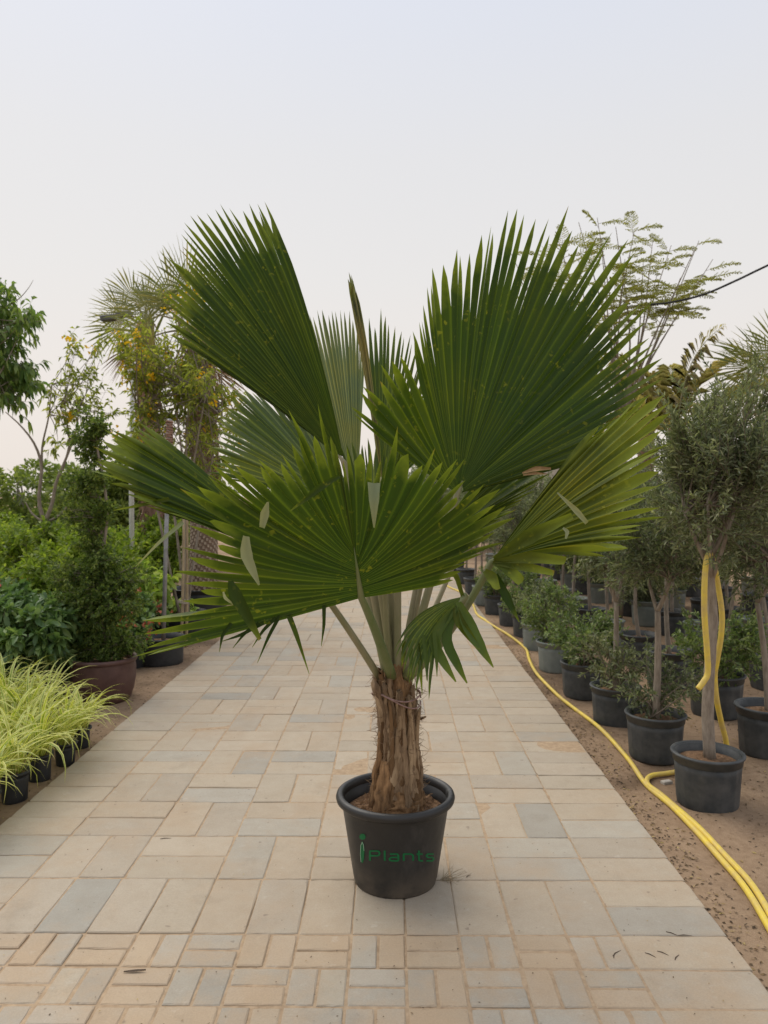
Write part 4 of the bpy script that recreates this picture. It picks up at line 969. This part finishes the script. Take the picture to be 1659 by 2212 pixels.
# black pot with steel pole
bp = pot_spec(.225, .20, .26, M['pot_black'], .06, .02, False, .008, 48, seed=9)
x, y, z = gx(347, 7.35), 7.35, float(gz(gx(347, 7.35), 7.35)) - .004
t = place([bp], 'pole_in_pot', 'grey steel pole standing in a wide low black pot at the path edge', 'pole', (x, y, z))
b = MB(); p0 = np.array(P(352, 1385, 7.35)) - np.array([x, y, z]); p1 = np.array(P(366, 905, 7.4)) - np.array([x, y, z]); p0[2] = .10
b.tube([p0, p0 + (p1 - p0) * .5, p1], .020, 14); link('pole', b.mesh('pole', M['metal']), t)
b = MB(); 
for k in range(14):
    q0 = p1 + np.array([0, 0, -.34 + .024 * k]); b.tube([q0 + np.array([.026 * math.cos(a + k), .026 * math.sin(a + k), .004 * math.sin(a * 2)]) for a in np.linspace(0, 6.28, 12)], .012, 5, False)
link('fibre_wrap', b.mesh('fibre_wrap', M['red_fibre']), t)

# ------------------------------------------------------------------ left: flowering tree (yellow), stakes
def flowers(g, pts, size, n_each, mat, name='flowers'):
    LP, LD = [], []
    for p in pts:
        for k in range(n_each):
            LP.append(p + g.normal(0, size * .7, 3)); LD.append(g.normal(size=3) + np.array([0, 0, .3]))
    LP, LD = np.array(LP), np.array(LD)
    return cloud_mesh(name, leaf_cloud(LP, LD, size * g.uniform(.8, 1.4, len(LP)), size * .8, g, broad=True, fold=.25), M[mat])
def px_clumps(rows, Y, o, dY=.35, g=None):
    out = []
    for px, py, r in rows:
        p = np.array(P(px, py, Y + g.uniform(-dY, dY))) - np.asarray(o); out.append((*p, r * Y / F_PX))
    return out
g = np.random.default_rng(600)
YF = 8.6; ox = gx(398, YF); O = np.array([ox, YF, float(gz(ox, YF)) - .004])
cl = px_clumps([(270, 770, 34), (300, 730, 30), (350, 760, 44), (410, 720, 44), (455, 770, 42), (400, 800, 50), (350, 830, 40), (290, 820, 34), (450, 840, 45), (490, 880, 35), (410, 870, 48), (380, 930, 38), (440, 940, 40), (500, 950, 40), (310, 905, 32), (285, 960, 22), (470, 690, 36), (380, 660, 30), (430, 640, 28), (500, 1010, 40), (420, 1020, 26), (480, 1080, 30), (260, 740, 22)], YF, O, .45, g)
tb = MB(); tops = []
for k, (px, py) in enumerate([(330, 860), (372, 840), (410, 830), (445, 850), (480, 900), (300, 890)]):
    e = np.array(P(px, py, YF + g.uniform(-.2, .2))) - O
    tb.tube(curve((g.normal(0, .03), g.normal(0, .03), .24), e, (g.normal(0, .08) - .5 * e[0] * .5, 0, 0), 12), np.linspace(.018, .009, 12), 7); tops.append(e)
bm, ar = crown(g, tops, (0, 0, 0), (1, 1, 1), 84, 6, .22, .030, .15, .080, .024, droop=.35, lean=.6, r0=.009, clumps=cl)
fp = [np.array(c[:3]) + nrm(g.normal(size=3)) * c[3] * g.uniform(.5, 1) for c in cl for _ in range(5)]
place([pot_spec(.24, .20, .36, M['pot_black'], .06, .03, False, seed=12), ('trunk', tb.mesh('trunk', M['bark']), [('branches', bm.mesh('branches', M['twig']), [])]), ('foliage', cloud_mesh('foliage', ar, M['tecoma']), []), ('flowers', flowers(g, fp, .036, 6, 'yellow_flower'), [])],
      'flowering_tree', 'leafy many-stemmed tree dotted with yellow flowers behind the steel pole', 'tree', O)
for k, (a, b_) in enumerate([((391, 1345), (397, 1120)), ((402, 1345), (404, 1095))]):
    b = MB(); A_, B_ = np.array(P(a[0], 1400, 8.05 + .05 * k)), np.array(P(*b_, 8.1 + .05 * k)); A_[2] = float(gz(A_[0], A_[1])) - .03
    b.tube(curve(A_, B_, (.01, 0, 0), 12), [.017 - .0004 * j + (.002 if j % 3 == 0 else 0) for j in range(12)], 9)
    o = link('bamboo_stake', b.mesh('bamboo_stake', M['bamboo']), label='bamboo stake of the pair tied together with string behind the steel pole', category='stake', group='pair of bamboo stakes')
    if k == 0:
        c = np.array(P(396, 1302, 8.06)); b = MB()
        for j in range(3): b.tube([c + np.array([.052 * math.cos(t_) , .045 * math.sin(t_), .012 * j + .006 * math.sin(t_ * 2)]) for t_ in np.linspace(0, 6.28, 18)], .0045, 4, False)
        link('string_tie', b.mesh('string_tie', M['string']), o)

# ------------------------------------------------------------------ background fan palms
def fan_palm(name, label, base, height, r_tr, n_leaf, L, seed, mat, trunk_mat, cut=False, potr=None, az=None, dead=5, skirt=0.0):
    g = np.random.default_rng(seed); base = np.asarray(base, float); t = thing(name, label, 'palm', base)
    z0 = 0
    if potr:
        o = pot_spec(potr, potr * .85, .50, M['pot_black'], .06, .05, False, .012, seed=seed); 
        po = link('pot', o[1], t); [link(a, m_, po) for a, m_, _ in o[2]]; z0 = .40
    b = MB(); zs = np.linspace(z0, height, 26); lx = .05 * np.sin(zs)
    b.tube(np.stack([lx, .03 * np.cos(zs * 1.3), zs], 1), (r_tr * np.linspace(1.08, .85, 26)) + g.normal(0, .004, 26), 20)
    tk = link('trunk', b.mesh('trunk', M['cut_gap' if cut else trunk_mat]), t)
    bb = MB()
    if cut:
        for i in range(520):
            z = z0 + .0 + (i / 520) * 1.25; a = i * 2.39996
            rr = r_tr * (1.08 - .2 * z / height); c = Vector((.05 * math.sin(z) + rr * math.cos(a), rr * math.sin(a) + .03 * math.cos(z * 1.3), z))
            Mx = Matrix.Translation(c) @ Matrix.Rotation(a, 4, 'Z') @ Matrix.Rotation(-.25, 4, 'Y')
            bb.box(-.012, .016, -.013, .013, -.018, .018, .003, Mx)
        link('cut_leaf_base', bb.mesh('cut_leaf_base', M['cut_boots'], False), tk, kind='stuff'); bb = MB()
    zst = z0 + 1.3 if cut else z0 + .1
    for i in range(260):                                   # hanging fibres on the rest of the trunk
        z = g.uniform(zst, height); a = g.uniform(0, 6.28); p = np.array([.05 * math.sin(z) + r_tr * .93 * math.cos(a), r_tr * .93 * math.sin(a), z])
        bb.tube([p, p + np.array([math.cos(a) * .05, math.sin(a) * .05, -.12]), p + np.array([math.cos(a) * .06 + g.normal(0, .03), math.sin(a) * .06, -.32])], [.012, .009, .003], 3, False)
    link('loose_fibre', bb.mesh('loose_fibre', M[trunk_mat]), tk, kind='stuff')
    top = np.array([.05 * math.sin(height), 0, height])
    for i in range(n_leaf + dead):
        isd = i >= n_leaf
        a = (i * 2.39996 + g.uniform(-.3, .3)) if az is None or i >= len(az) else az[i][0]
        e = (R(g.uniform(-5, 75)) if not isd else R(g.uniform(-75, -40))) if az is None or i >= len(az) else az[i][1]
        u = np.array([math.cos(a) * math.cos(e), math.sin(a) * math.cos(e), math.sin(e)]); pl = L * g.uniform(.55, .85)
        hub = top + u * pl - np.array([0, 0, .05]); side = nrm(np.cross(u, [0, 0, 1.0]))
        if az is not None and i < len(az): side = nrm(np.cross(u, [g.normal(0, .35), -1.0, g.normal(0, .35)]))
        n_ = 26
        th = np.linspace(-1.75, 1.75, n_); LL = L * (.62 + .38 * np.cos(th * .7)) * g.uniform(.94, 1.04, n_)
        tips = hub + (np.cos(th)[:, None] * u + np.sin(th)[:, None] * side) * LL[:, None]; tips[:, 2] -= .10 * L * (1 + np.abs(th)) * g.uniform(.3, 1.2, n_)
        Cc = (hub + tips) / 2 + np.array([0, 0, .08 * L])
        V, F, A = fan_arrays(hub, tips, Cc, .30, .25, g, st=9, taper_pow=.8, fill=.62)
        o = link('frond', np_mesh('frond', V, F, M['dry_leaf'] if isd else M[mat], A), t)
        b = MB(); b.tube(curve(top, hub, (0, 0, .06), 6), np.linspace(.018, .009, 6), 6); link('petiole', b.mesh('petiole', M['petiole']), o)
    return t
fan_palm('fan_palm', 'fan palm with a reddish shaggy trunk behind the yellow-flowered tree', (gx(322, 11.2), 11.2, -.04), 4.20, .15, 7, .58, 700, 'palm_bg', 'red_fibre',
         az=[(R(165), R(66)), (R(178), R(28)), (R(185), R(-5)), (R(90), R(80)), (R(10), R(60)), (R(0), R(25))], dead=3)
fan_palm('fan_palm', 'thick fan palm with a trunk of cut leaf bases in a large black pot', (gx(432, 9.6), 9.6, -.04), 3.75, .155, 10, .70, 701, 'palm_bg', 'red_fibre', cut=True, potr=.36,
         az=[(R(175), R(55)), (R(95), R(78)), (R(185), R(25)), (R(5), R(40)), (R(10), R(65)), (R(170), R(0))], dead=4)
fan_palm('fan_palm', 'fan palm standing beyond the olive rows near the hanging cable', (gx(1715, 9.2), 9.2, -.04), 3.15, .12, 12, .62, 702, 'palm_bg', 'red_fibre',
         az=[(R(180), R(28)), (R(190), R(0)), (R(170), R(-22)), (R(200), R(50)), (R(150), R(15))], dead=2)

# feather palms on the right
def feather_palm(name, label, base, height, n, L, seed, az):
    g = np.random.default_rng(seed); t = thing(name, label, 'palm', base); b = MB()
    zs = np.linspace(0, height, 14); b.tube(np.stack([0 * zs, 0 * zs, zs], 1), .13 + g.normal(0, .008, 14), 14); tk = link('trunk', b.mesh('trunk', M['red_fibre']), t)
    top = np.array([0, 0, height])
    for i in range(n):
        a, e = az[i] if i < len(az) else (g.uniform(0, 6.28), R(g.uniform(0, 70)))
        m = 44; s = np.linspace(0, 1, m); ang = e - 1.0 * s ** 1.8; step = L / m
        r = np.concatenate([[0], np.cumsum(np.cos(ang[:-1]) * step)]); z = np.concatenate([[0], np.cumsum(np.sin(ang[:-1]) * step)])
        c = top + np.stack([r * math.cos(a), r * math.sin(a), z], 1); tg = nrm(np.gradient(c, axis=0)); side = nrm(np.cross(tg, [0, 0, 1.0])); upv = np.cross(side, tg)
        rl = (1.15 if i == 0 else g.uniform(-1.1, 1.1)) * np.linspace(.6, 1, m)[:, None]      # fronds twist on their stalk
        side, upv = side * np.cos(rl) + upv * np.sin(rl), upv * np.cos(rl) - side * np.sin(rl)
        LP, LD, LL, NN = [], [], [], []
        for sgn in (-1, 1):
            k = slice(5, m); nk = m - 5
            LP.append(np.repeat(c[k], 1, 0)); d = tg[k] * .75 + sgn * side[k] * .8 + upv[k] * .30
            LD.append(d + g.normal(0, .16, (nk, 3))); LL.append(.24 * L * np.sin(np.pi * (.12 + .86 * s[k])) ** .7); NN.append(upv[k])
        LP, LD, LL, NN = [np.concatenate(q) for q in (LP, LD, LL, NN)]
        arr = leaf_cloud(LP, LD, LL, .0085 + 0 * LL, g, N=NN, droop=.45)
        o = link('frond', cloud_mesh('frond', arr, M['date']), t)
        b = MB(); b.tube(c, np.linspace(.014, .003, m), 5); link('rachis', b.mesh('rachis', M['petiole']), o)
    return t
feather_palm('feather_palm', 'feather palm with an arching dry frond rising above the olive rows', (gx(1462, 11.5), 11.5, -.04), 2.70, 9, 1.8, 710, [(R(5), R(84)), (R(30), R(60)), (R(170), R(62)), (R(200), R(40)), (R(340), R(38)), (R(100), R(55))])
feather_palm('feather_palm', 'shorter yellowish feather palm close against the large right frond of the central palm', (gx(1395, 13.0), 13.0, -.04), 2.75, 9, 1.3, 711, [(R(0), R(35)), (R(330), R(15)), (R(20), R(55)), (R(180), R(45))])

# feathery tree, upper right
g = np.random.default_rng(720)
YB = 10.2; O = np.array([gx(1335, YB), YB, -.04]); tb = MB(); br = MB(); ends = []
fork = np.array(P(1345, 900, YB)) - O
tb.tube(curve((0, 0, 0), fork, (.06, 0, 0), 12), np.linspace(.07, .045, 12), 10)
fr_t = []
for px, py in [(1160, 560), (1200, 500), (1250, 480), (1290, 470), (1330, 490), (1370, 500), (1410, 520), (1450, 530), (1500, 540), (1540, 560), (1300, 540), (1350, 560), (1420, 590), (1470, 600), (1250, 560), (1120, 600), (1330, 600), (1390, 560), (1100, 540), (1510, 520)]:
    e = np.array(P(px, py, YB + g.uniform(-1.0, 1.0))) - O; mid_ = fork + (e - fork) * .45 + np.array([g.normal(0, .1), g.normal(0, .1), -.05])
    pl = smooth_pts([fork, mid_, e], 12); br.tube(pl, np.linspace(.020, .004, 12), 5, False); fr_t.append((pl, e))
LP, LD, LL, LN = [], [], [], []
for pl, e in fr_t:
    for k in range(7):
        p = at_t(pl, g.uniform(.6, 1.0)); a = g.uniform(0, 6.28); d = nrm(np.array([math.cos(a) + .75, math.sin(a) * .6, g.uniform(-.15, .40)])); Lf = g.uniform(.30, .56)
        rc = curve(p, p + d * Lf, (0, 0, .06), 16); br.tube(rc, np.linspace(.0035, .001, 16), 3, False); side = nrm(np.cross(d, [0, 0, 1.]))
        for j in range(2, 16):
            for sgn in (-1, 1):
                pd = nrm(d * .55 + sgn * side + np.array([0, 0, g.normal(0, .15)])); pln = .095 * math.sin(math.pi * (.15 + .8 * j / 16))
                for q in range(1, 11):
                    c = rc[j] + pd * pln * q / 10; LP.append(c); LD.append(d * .8 + pd * .5 + g.normal(0, .25, 3)); LL.append(.025)
arr = leaf_cloud(np.array(LP), np.array(LD), np.array(LL), .013, g, droop=.2)
place([('trunk', tb.mesh('trunk', M['bark']), [('branches', br.mesh('branches', M['twig']), [])]), ('foliage', cloud_mesh('foliage', arr, M['feather']), [])], 'feathery_tree', 'slender tree with a flat airy crown of feathery leaves under the hanging cable', 'tree', O)
# cable and its pole outside the frame
q = smooth_pts([np.array([9.4, 7.6, 6.4]), P(1820, 500, 8.4), P(1659, 573, 9.0), P(1590, 606, 9.2), P(1520, 636, 9.4), P(1450, 653, 9.6), P(1385, 660, 9.8), P(1348, 668, 10.15)], 60)
b = MB(); b.tube(q, .013, 6)
link('cable', b.mesh('cable', M['cable']), label='black cable sagging across the sky to the feathery tree', category='cable')
b = MB(); b.tube([(9.4, 7.6, -.1), (9.4, 7.6, 3.5), (9.4, 7.6, 6.6)], [.09, .08, .07], 12)
link('utility_pole', b.mesh('utility_pole', M['metal']), label='steel pole holding the far end of the black cable', category='pole')

# lamp post
YL = 10.3; lx_ = gx(284, YL); t = thing('lamp_post', 'white lamp post with two flat grey lamp heads behind the shrubs', 'lamp post', (lx_, YL, -.05))
b = MB(); ztop = P(284, 702, YL).z + .05; b.tube([(0, 0, 0), (0, 0, ztop * .5), (.04, 0, ztop)], [.036, .033, .030], 14); link('post', b.mesh('post', M['white_paint']), t)
for px, py, yy in [(236, 687, -.15), (268, 679, .3)]:
    h_ = np.array(P(px, py, YL + yy)) - np.array([lx_, YL, -.05]); b = MB()
    Mx = Matrix.Translation(Vector(h_)) @ Matrix.Rotation(R(-9), 4, 'Y'); b.box(-.10, .10, -.07, .07, -.034, .034, .010, Mx); hd = link('lamp_head', b.mesh('lamp_head', M['lamp_grey'], False), t)
    b = MB(); b.tube([(.04, 0, ztop - .03), (h_[0] * .5, h_[1] * .5, ztop + .03), tuple(h_ + np.array([.08, 0, 0]))], .016, 8); link('arm', b.mesh('arm', M['white_paint']), hd)

# ------------------------------------------------------------------ left: shade tree at the frame edge, sparse sapling
g = np.random.default_rng(800)
YS = 7.2; O = np.array([gx(-140, YS), YS, -.045]); fork = np.array(P(-120, 960, YS)) - O; tb = MB(); tb.tube(curve((0, 0, 0), fork, (.05, 0, 0), 12), np.linspace(.075, .05, 12), 10)
tops = []
for px, py in [(-40, 760), (-30, 850), (-60, 680), (-150, 700), (-220, 800), (0, 800), (-100, 620)]:
    e = np.array(P(px, py, YS + g.uniform(-.3, .3))) - O; tb.tube(curve(fork, e, (0, 0, .05), 8), np.linspace(.028, .012, 8), 7); tops.append(e)
cl = px_clumps([(10, 650, 40), (-50, 640, 50), (50, 690, 30), (15, 730, 44), (40, 800, 42), (0, 830, 48), (60, 830, 22), (20, 860, 34), (-60, 740, 70), (-60, 840, 60), (-150, 700, 80), (-150, 820, 80), (-240, 760, 80), (-110, 600, 50), (60, 690, 18)], YS, O, .3, g)
bm, ar = crown(g, tops, (0, 0, 0), (1, 1, 1), 84, 6, .20, .028, -.15, .085, .034, pairs=2, droop=.55, lean=1.0, r0=.008, clumps=cl, broad=True, tuft=.8)
for px, py, qx, qy in [(20, 660, 72, 605), (40, 690, 98, 690), (45, 780, 85, 800)]:
    bm.tube(curve(np.array(P(px, py, YS)) - O, np.array(P(qx, qy, YS)) - O, (.03, 0, -.04), 7), np.linspace(.006, .002, 7), 4, False)
place([('trunk', tb.mesh('trunk', M['bark']), [('branches', bm.mesh('branches', M['twig']), [])]), ('foliage', cloud_mesh('foliage', ar, M['shade_tree']), [])], 'shade_tree', 'dark green tree with drooping broad leaves above the bare forked sapling', 'tree', O)

YP = 9.0; O = np.array([gx(72, YP), YP, -.045]); tb = MB(); pt = lambda px, py, d=0: np.array(P(px, py, YP + d)) - O
trk = smooth_pts([np.array([0, 0, 0]), pt(70, 1280), pt(78, 1190), pt(96, 1130)], 14); tb.tube(trk, np.linspace(.045, .032, 14), 9)
limbs = [[(96, 1130), (112, 1090), (122, 1040), (145, 985), (165, 930), (170, 880)], [(96, 1130), (84, 1080), (90, 1010), (75, 960), (45, 920), (12, 890)], [(90, 1010), (92, 960), (105, 900), (112, 830)], [(122, 1040), (140, 1000), (150, 940), (130, 880)], [(96, 1130), (70, 1110), (55, 1085)], [(96, 1130), (125, 1115), (150, 1090)]]
tops = []
for k, l_ in enumerate(limbs):
    pl = smooth_pts([pt(*q) for q in l_], 14); tb.tube(pl, np.linspace(.026 if k < 2 else .015, .006, 14), 7); tops += [pl[-1], pl[-5]]
cl = px_clumps([(110, 850, 26), (150, 850, 30), (190, 870, 28), (130, 900, 24), (170, 905, 26), (220, 850, 24), (170, 760, 26), (200, 780, 26), (150, 735, 18), (215, 745, 18), (190, 820, 24), (120, 960, 14), (240, 890, 18)], YP, O, .3, g)
bm, ar = crown(g, [tops[0], tops[1], tops[6], tops[4], tops[5]], (0, 0, 0), (1, 1, 1), 34, 6, .16, .030, .05, .075, .026, droop=.4, lean=.7, r0=.006, clumps=cl, tuft=.55)
fp = [np.array(P(px + g.normal(0, 5), py + g.normal(0, 5), YP)) - O for px, py in [(147, 893), (150, 895), (145, 898), (200, 760), (160, 735), (250, 940), (232, 938)]]
place([('trunk', tb.mesh('trunk', M['bark']), [('branches', bm.mesh('branches', M['twig']), [])]), ('foliage', cloud_mesh('foliage', ar, M['tecoma']), []), ('flowers', flowers(g, fp, .05, 8, 'yellow_flower'), [])], 'sapling', 'sparse pale-stemmed sapling with bare forked limbs and a thin light green crown', 'tree', O)

# ------------------------------------------------------------------ left shrubs
def shrub_spec(seed, h, r, mat, L, W, pot='black', n_main=40, n_sub=7, broad=True, fl=None, sub=.14, sp=.020, droop=.15, up=.3):
    g = np.random.default_rng(seed); zs = .22; tb = MB(); f = []
    for k in range(6):
        a = k * 1.05; e = np.array([math.cos(a) * r * .3, math.sin(a) * r * .3, zs + h * .45]); tb.tube(curve((math.cos(a) * .02, math.sin(a) * .02, zs - .02), e, (0, 0, .03), 6), np.linspace(.011, .006, 6), 6); f.append(e)
    c = np.array([0, 0, zs + h * .60]); bm, ar = crown(g, f, c, (r, r, h * .46), n_main, n_sub, sub, sp, up, L, W, droop=droop, broad=broad, r0=.006)
    sp_ = [POT[pot], ('stems', tb.mesh('stems', M['twig']), [('branches', bm.mesh('branches', M['twig']), [])]), ('foliage', cloud_mesh('foliage', ar, M[mat]), [])]
    if fl:
        d = nrm(g.normal(size=(22, 3)) + np.array([0, 0, .8])); pts = [c + q * np.array([r, r, h * .48]) for q in d]
        sp_.append(('flowers', flowers(g, pts, .045, 5, fl), []))
    return sp_
SH_BROAD = [shrub_spec(900 + i, .58, .36, 'broad', .115, .042, n_main=44, n_sub=5, sub=.10, sp=.012, droop=.25) for i in range(2)]
SH_RED = shrub_spec(910, .55, .34, 'broad', .07, .034, fl='red_flower')
SH_BR = [shrub_spec(920 + i, .85, .50, 'bright', .075, .026, n_main=70, n_sub=9, sub=.18, sp=.022) for i in range(3)]
SH_LIME = shrub_spec(930, .60, .28, 'lime', .12, .055, n_main=20, n_sub=4, sub=.10, sp=.020, droop=.3)
SH_CROTON = shrub_spec(935, .26, .18, 'broad', .07, .036, n_main=22, n_sub=4, sub=.08, sp=.016, fl='red_flower')
def shrub(spec, name, lab, cat, px, Y, rz=0, s=1, grp=None, z=0):
    x = gx(px, Y); return place(spec, name, lab, cat, (x, Y, float(gz(x, Y)) - .004 + z), rz, s, grp)
for i, (px, Y) in enumerate([(20, 5.95), (95, 6.15), (-60, 6.3), (130, 6.85), (40, 6.75), (-30, 7.1)]):
    shrub(SH_BROAD[i % 2], 'potted_shrub', 'dark broad-leaved shrub in a black pot behind the striped grasses', 'shrub', px, Y, i * 1.3, .95 + .04 * (i % 3), 'dark broad-leaved shrubs')
for i, (px, Y) in enumerate([(10, 7.75), (62, 8.1), (-40, 8.3)]):
    shrub(SH_RED, 'flowering_shrub', 'shrub with red flowers behind the dark broad-leaved shrubs', 'shrub', px, Y, i * 2.1, 1.0, 'red-flowered shrubs behind the dark ones')
for i, (px, Y) in enumerate([(115, 7.7), (160, 8.3), (90, 8.9), (20, 9.4), (205, 9.0), (250, 9.7), (140, 9.9), (300, 10.2), (-40, 10), (60, 10.6), (190, 10.9), (340, 10.9), (265, 11.6), (110, 11.8), (10, 11.9)]):
    shrub(SH_BR[i % 3], 'bright_shrub', 'bright green bush in the thicket between the topiary and the lamp post', 'shrub', px, Y, i * 1.7, (1 + .08 * (i % 3)) * (.74 if px > 230 and Y < 10.3 else 1), 'bright green bushes of the left thicket')
shrub(SH_LIME, 'lime_shrub', 'lime green big-leaved plant on thin stems behind the steel pole', 'shrub', 312, 8.5, .4, 1.08)
shrub(SH_LIME, 'lime_shrub', 'low lime leaved plant between the steel pole and the bamboo stakes', 'shrub', 381, 8.75, 2.4, .62)
shrub(SH_CROTON, 'croton', 'small red and green leaved plant in a black pot right behind the steel pole pot', 'croton', 322, 7.95, .8, 1.0)
shrub(SH_CROTON, 'croton', 'small red and green leaved plant close to the maroon pot', 'croton', 290, 7.3, 2.8, 1.0)
shrub(SH_RED, 'flowering_shrub', 'red-tipped shrub half hidden between the topiary and the lime green plant', 'shrub', 262, 7.9, 1.8, .85)

# ------------------------------------------------------------------ far wood and greenhouse
def wood(name, label, xa, xb, ya, yb_, hfun, n, seed, mat, L=.16):
    g = np.random.default_rng(seed); nc = int((xb - xa) * 2.6); LP, LD = [], []; tb = MB()
    for i in range(nc):
        x, y = g.uniform(xa, xb), g.uniform(ya, yb_); h = hfun(x) * g.uniform(.72, 1.08); r = g.uniform(.5, .95)
        tb.tube([(x, y, -.1), (x + g.normal(0, .1), y, h * .5), (x + g.normal(0, .2), y, h * .9)], [.05, .035, .015], 5, False)
        for k in range(5):
            c = np.array([x + g.normal(0, .45), y + g.normal(0, .4), h * g.uniform(.25, .9)]); m = n // nc // 5; d = nrm(g.normal(size=(m, 3)))
            LP.append(c + d * r * np.array([.62, .62, .52]) * g.uniform(.55, 1, (m, 1))); LD.append(d + g.normal(0, .5, (m, 3)))
    LP, LD = np.concatenate(LP), np.concatenate(LD); ok = LP[:, 2] > .0; LP, LD = LP[ok], LD[ok]
    arr = leaf_cloud(LP, LD, L * g.uniform(.6, 1.2, len(LP)), L * .42, g)
    o = link(name, cloud_mesh(name, arr, M[mat]), label=label, category='woodland', kind='stuff'); link('stems', tb.mesh('stems', M['bark']), o)
wood('far_wood', 'dense green thicket of shrubs and trees closing off the left side', -17, -1.6, 14.5, 19, lambda x: 2.55 + .35 * math.sin(x * 1.1), 100000, 950, 'wood_far', .14)
wood('far_wood', 'grey-green far thicket beyond the olive rows', -1.6, 19, 20, 25, lambda x: 2.3 + .3 * math.sin(x * 1.3) - (.7 if 4 < x < 7.6 else 0), 80000, 951, 'olive', .16)
t = thing('greenhouse', 'white film greenhouse tunnel far behind the olive rows', 'greenhouse', (7.6, 32, -.05))
b = MB(); ns = 24
ar_ = [(3.4 * math.cos(math.pi * k / ns), 2.95 * math.sin(math.pi * k / ns) ** .8) for k in range(ns + 1)]
for yy in (0, 12): b.v += [(x, yy, max(z, 0)) for x, z in ar_]
b.f += [(k, k + 1, ns + 2 + k, ns + 1 + k) for k in range(ns)] + [tuple(range(ns + 1))]
link('film_cover', b.mesh('film_cover', M['film']), t)
for k in range(7):
    b = MB(); b.tube([(x * 1.008, k * 2.0, max(z, 0) * 1.008 + .01) for x, z in ar_], .025, 6); link('hoop', b.mesh('hoop', M['metal']), t)

# ------------------------------------------------------------------ litter and small things
def dry_leaf(px, py, L, rz, lab, mat='dry_leaf', w_=.22):
    x, y = on_ground(px, py); b = MB(); m = 7
    for i in range(m):
        q = i / (m - 1); ww = L * w_ * math.sin(math.pi * (.06 + .9 * q)) / 2
        b.v += [(L * (q - .5), -ww, .004 + .004 * q * q), (L * (q - .5), 0, .0008 + .003 * q * q), (L * (q - .5), ww, .0045 + .004 * q * q)]
    b.f = [(3 * i + c, 3 * i + 3 + c, 3 * i + 4 + c, 3 * i + 1 + c) for i in range(m - 1) for c in range(2)]
    link('dry_leaf', b.mesh('dry_leaf', M[mat]), None, (x, y, .0005), rz, label=lab, category='leaf')
dry_leaf(291, 2100, .075, .08, 'curled brown leaf lying on a small grey paver in the front paving', 'stick', .16)
for k, (px, py, L, rz) in enumerate([(1332, 2060, .05, .75), (1327, 2066, .03, 1.2), (1405, 2064, .04, -.7), (1432, 2060, .04, -.65), (1462, 2069, .04, .9), (1452, 2018, .045, -.6), (1480, 2022, .05, 0), (358, 1812, .05, .2), (1012, 1893, .03, .8)]):
    x, y = on_ground(px, py); b = MB(); b.tube([(-L / 2, 0, .0022), (-L * .1, L * .06, .0028), (L / 2, -L * .03, .002)], [.0012, .0018, .0007], 6)
    right = px > 1100
    link('twig', b.mesh('twig', M['stick']), None, (x, y, 0), rz, label='tiny dark twig lying on the paving near the sand on the hose side' if right else 'tiny dark twig lying on the big pavers away from the hose', category='twig', group='twigs on the paving by the hose' if right else 'twigs on the big pavers')
# weed tuft beside the pot
x, y = on_ground(958, 1900); b = MB(); g = np.random.default_rng(990)
for k in range(24):
    a = g.uniform(-1.2, 1.6); L = g.uniform(.04, .14); e = g.uniform(.15, .9); p1 = np.array([math.cos(a) * L * math.cos(e), math.sin(a) * L * math.cos(e), L * math.sin(e) * .8])
    b.tube(curve((g.normal(0, .01), g.normal(0, .01), 0), p1, g.normal(size=3) * .012, 5), np.linspace(.0013, .0005, 5), 3, False)
link('weed_tuft', b.mesh('weed_tuft', plain_mat('dry_weed', (.30, .24, .15), (.40, .33, .23), 30, .9)), None, (x, y, 0), label='dry wispy weed tuft growing in the joint at the foot of the palm pot', category='weed')
# crumbs of soil and leaf litter on the sand
g = np.random.default_rng(991); n = 7600
xx = np.concatenate([g.uniform(1.26, 3.2, n * 3 // 5), 1.25 + np.abs(g.normal(0, .10, n // 5)), g.uniform(-2.6, -1.97, n // 5)]); yy = np.concatenate([g.uniform(2.6, 12, n * 3 // 5), g.uniform(2.3, 9, n // 5), g.uniform(3, 10, n // 5)])
zz_ = gz(xx, yy) + .003; Pn = np.stack([xx, yy, zz_], 1); D = g.normal(size=(len(xx), 3)) * np.array([1, 1, .12])
arr = leaf_cloud(Pn, D, g.uniform(.006, .032, len(xx)), g.uniform(.003, .012, len(xx)), g, N=np.tile([0, 0, 1.], (len(xx), 1)) + g.normal(0, .3, (len(xx), 3)), droop=0)
lm = leaf_mat('leaf_litter', [(0, (.05, .035, .025)), (.6, (.12, .085, .05)), (.85, (.26, .18, .09)), (1, (.42, .33, .14))], .9, .05)
link('leaf_litter', cloud_mesh('leaf_litter', arr, lm), label='dark leaf crumbs scattered over the sand along the path edges', category='litter', kind='stuff')
n = 420; xx = g.uniform(-1.5, 1.2, n); yy = 2.3 + g.random(n) ** 1.6 * 4.5; Pn = np.stack([xx, yy, 0 * xx + .003], 1)
arr = leaf_cloud(Pn, g.normal(size=(n, 3)) * np.array([1, 1, .1]), g.uniform(.003, .011, n), g.uniform(.002, .006, n), g, N=np.tile([0, 0, 1.], (n, 1)), droop=0)
link('path_grit', cloud_mesh('path_grit', arr, lm), label='specks of grit and leaf crumbs strewn on the paving', category='litter', kind='stuff')
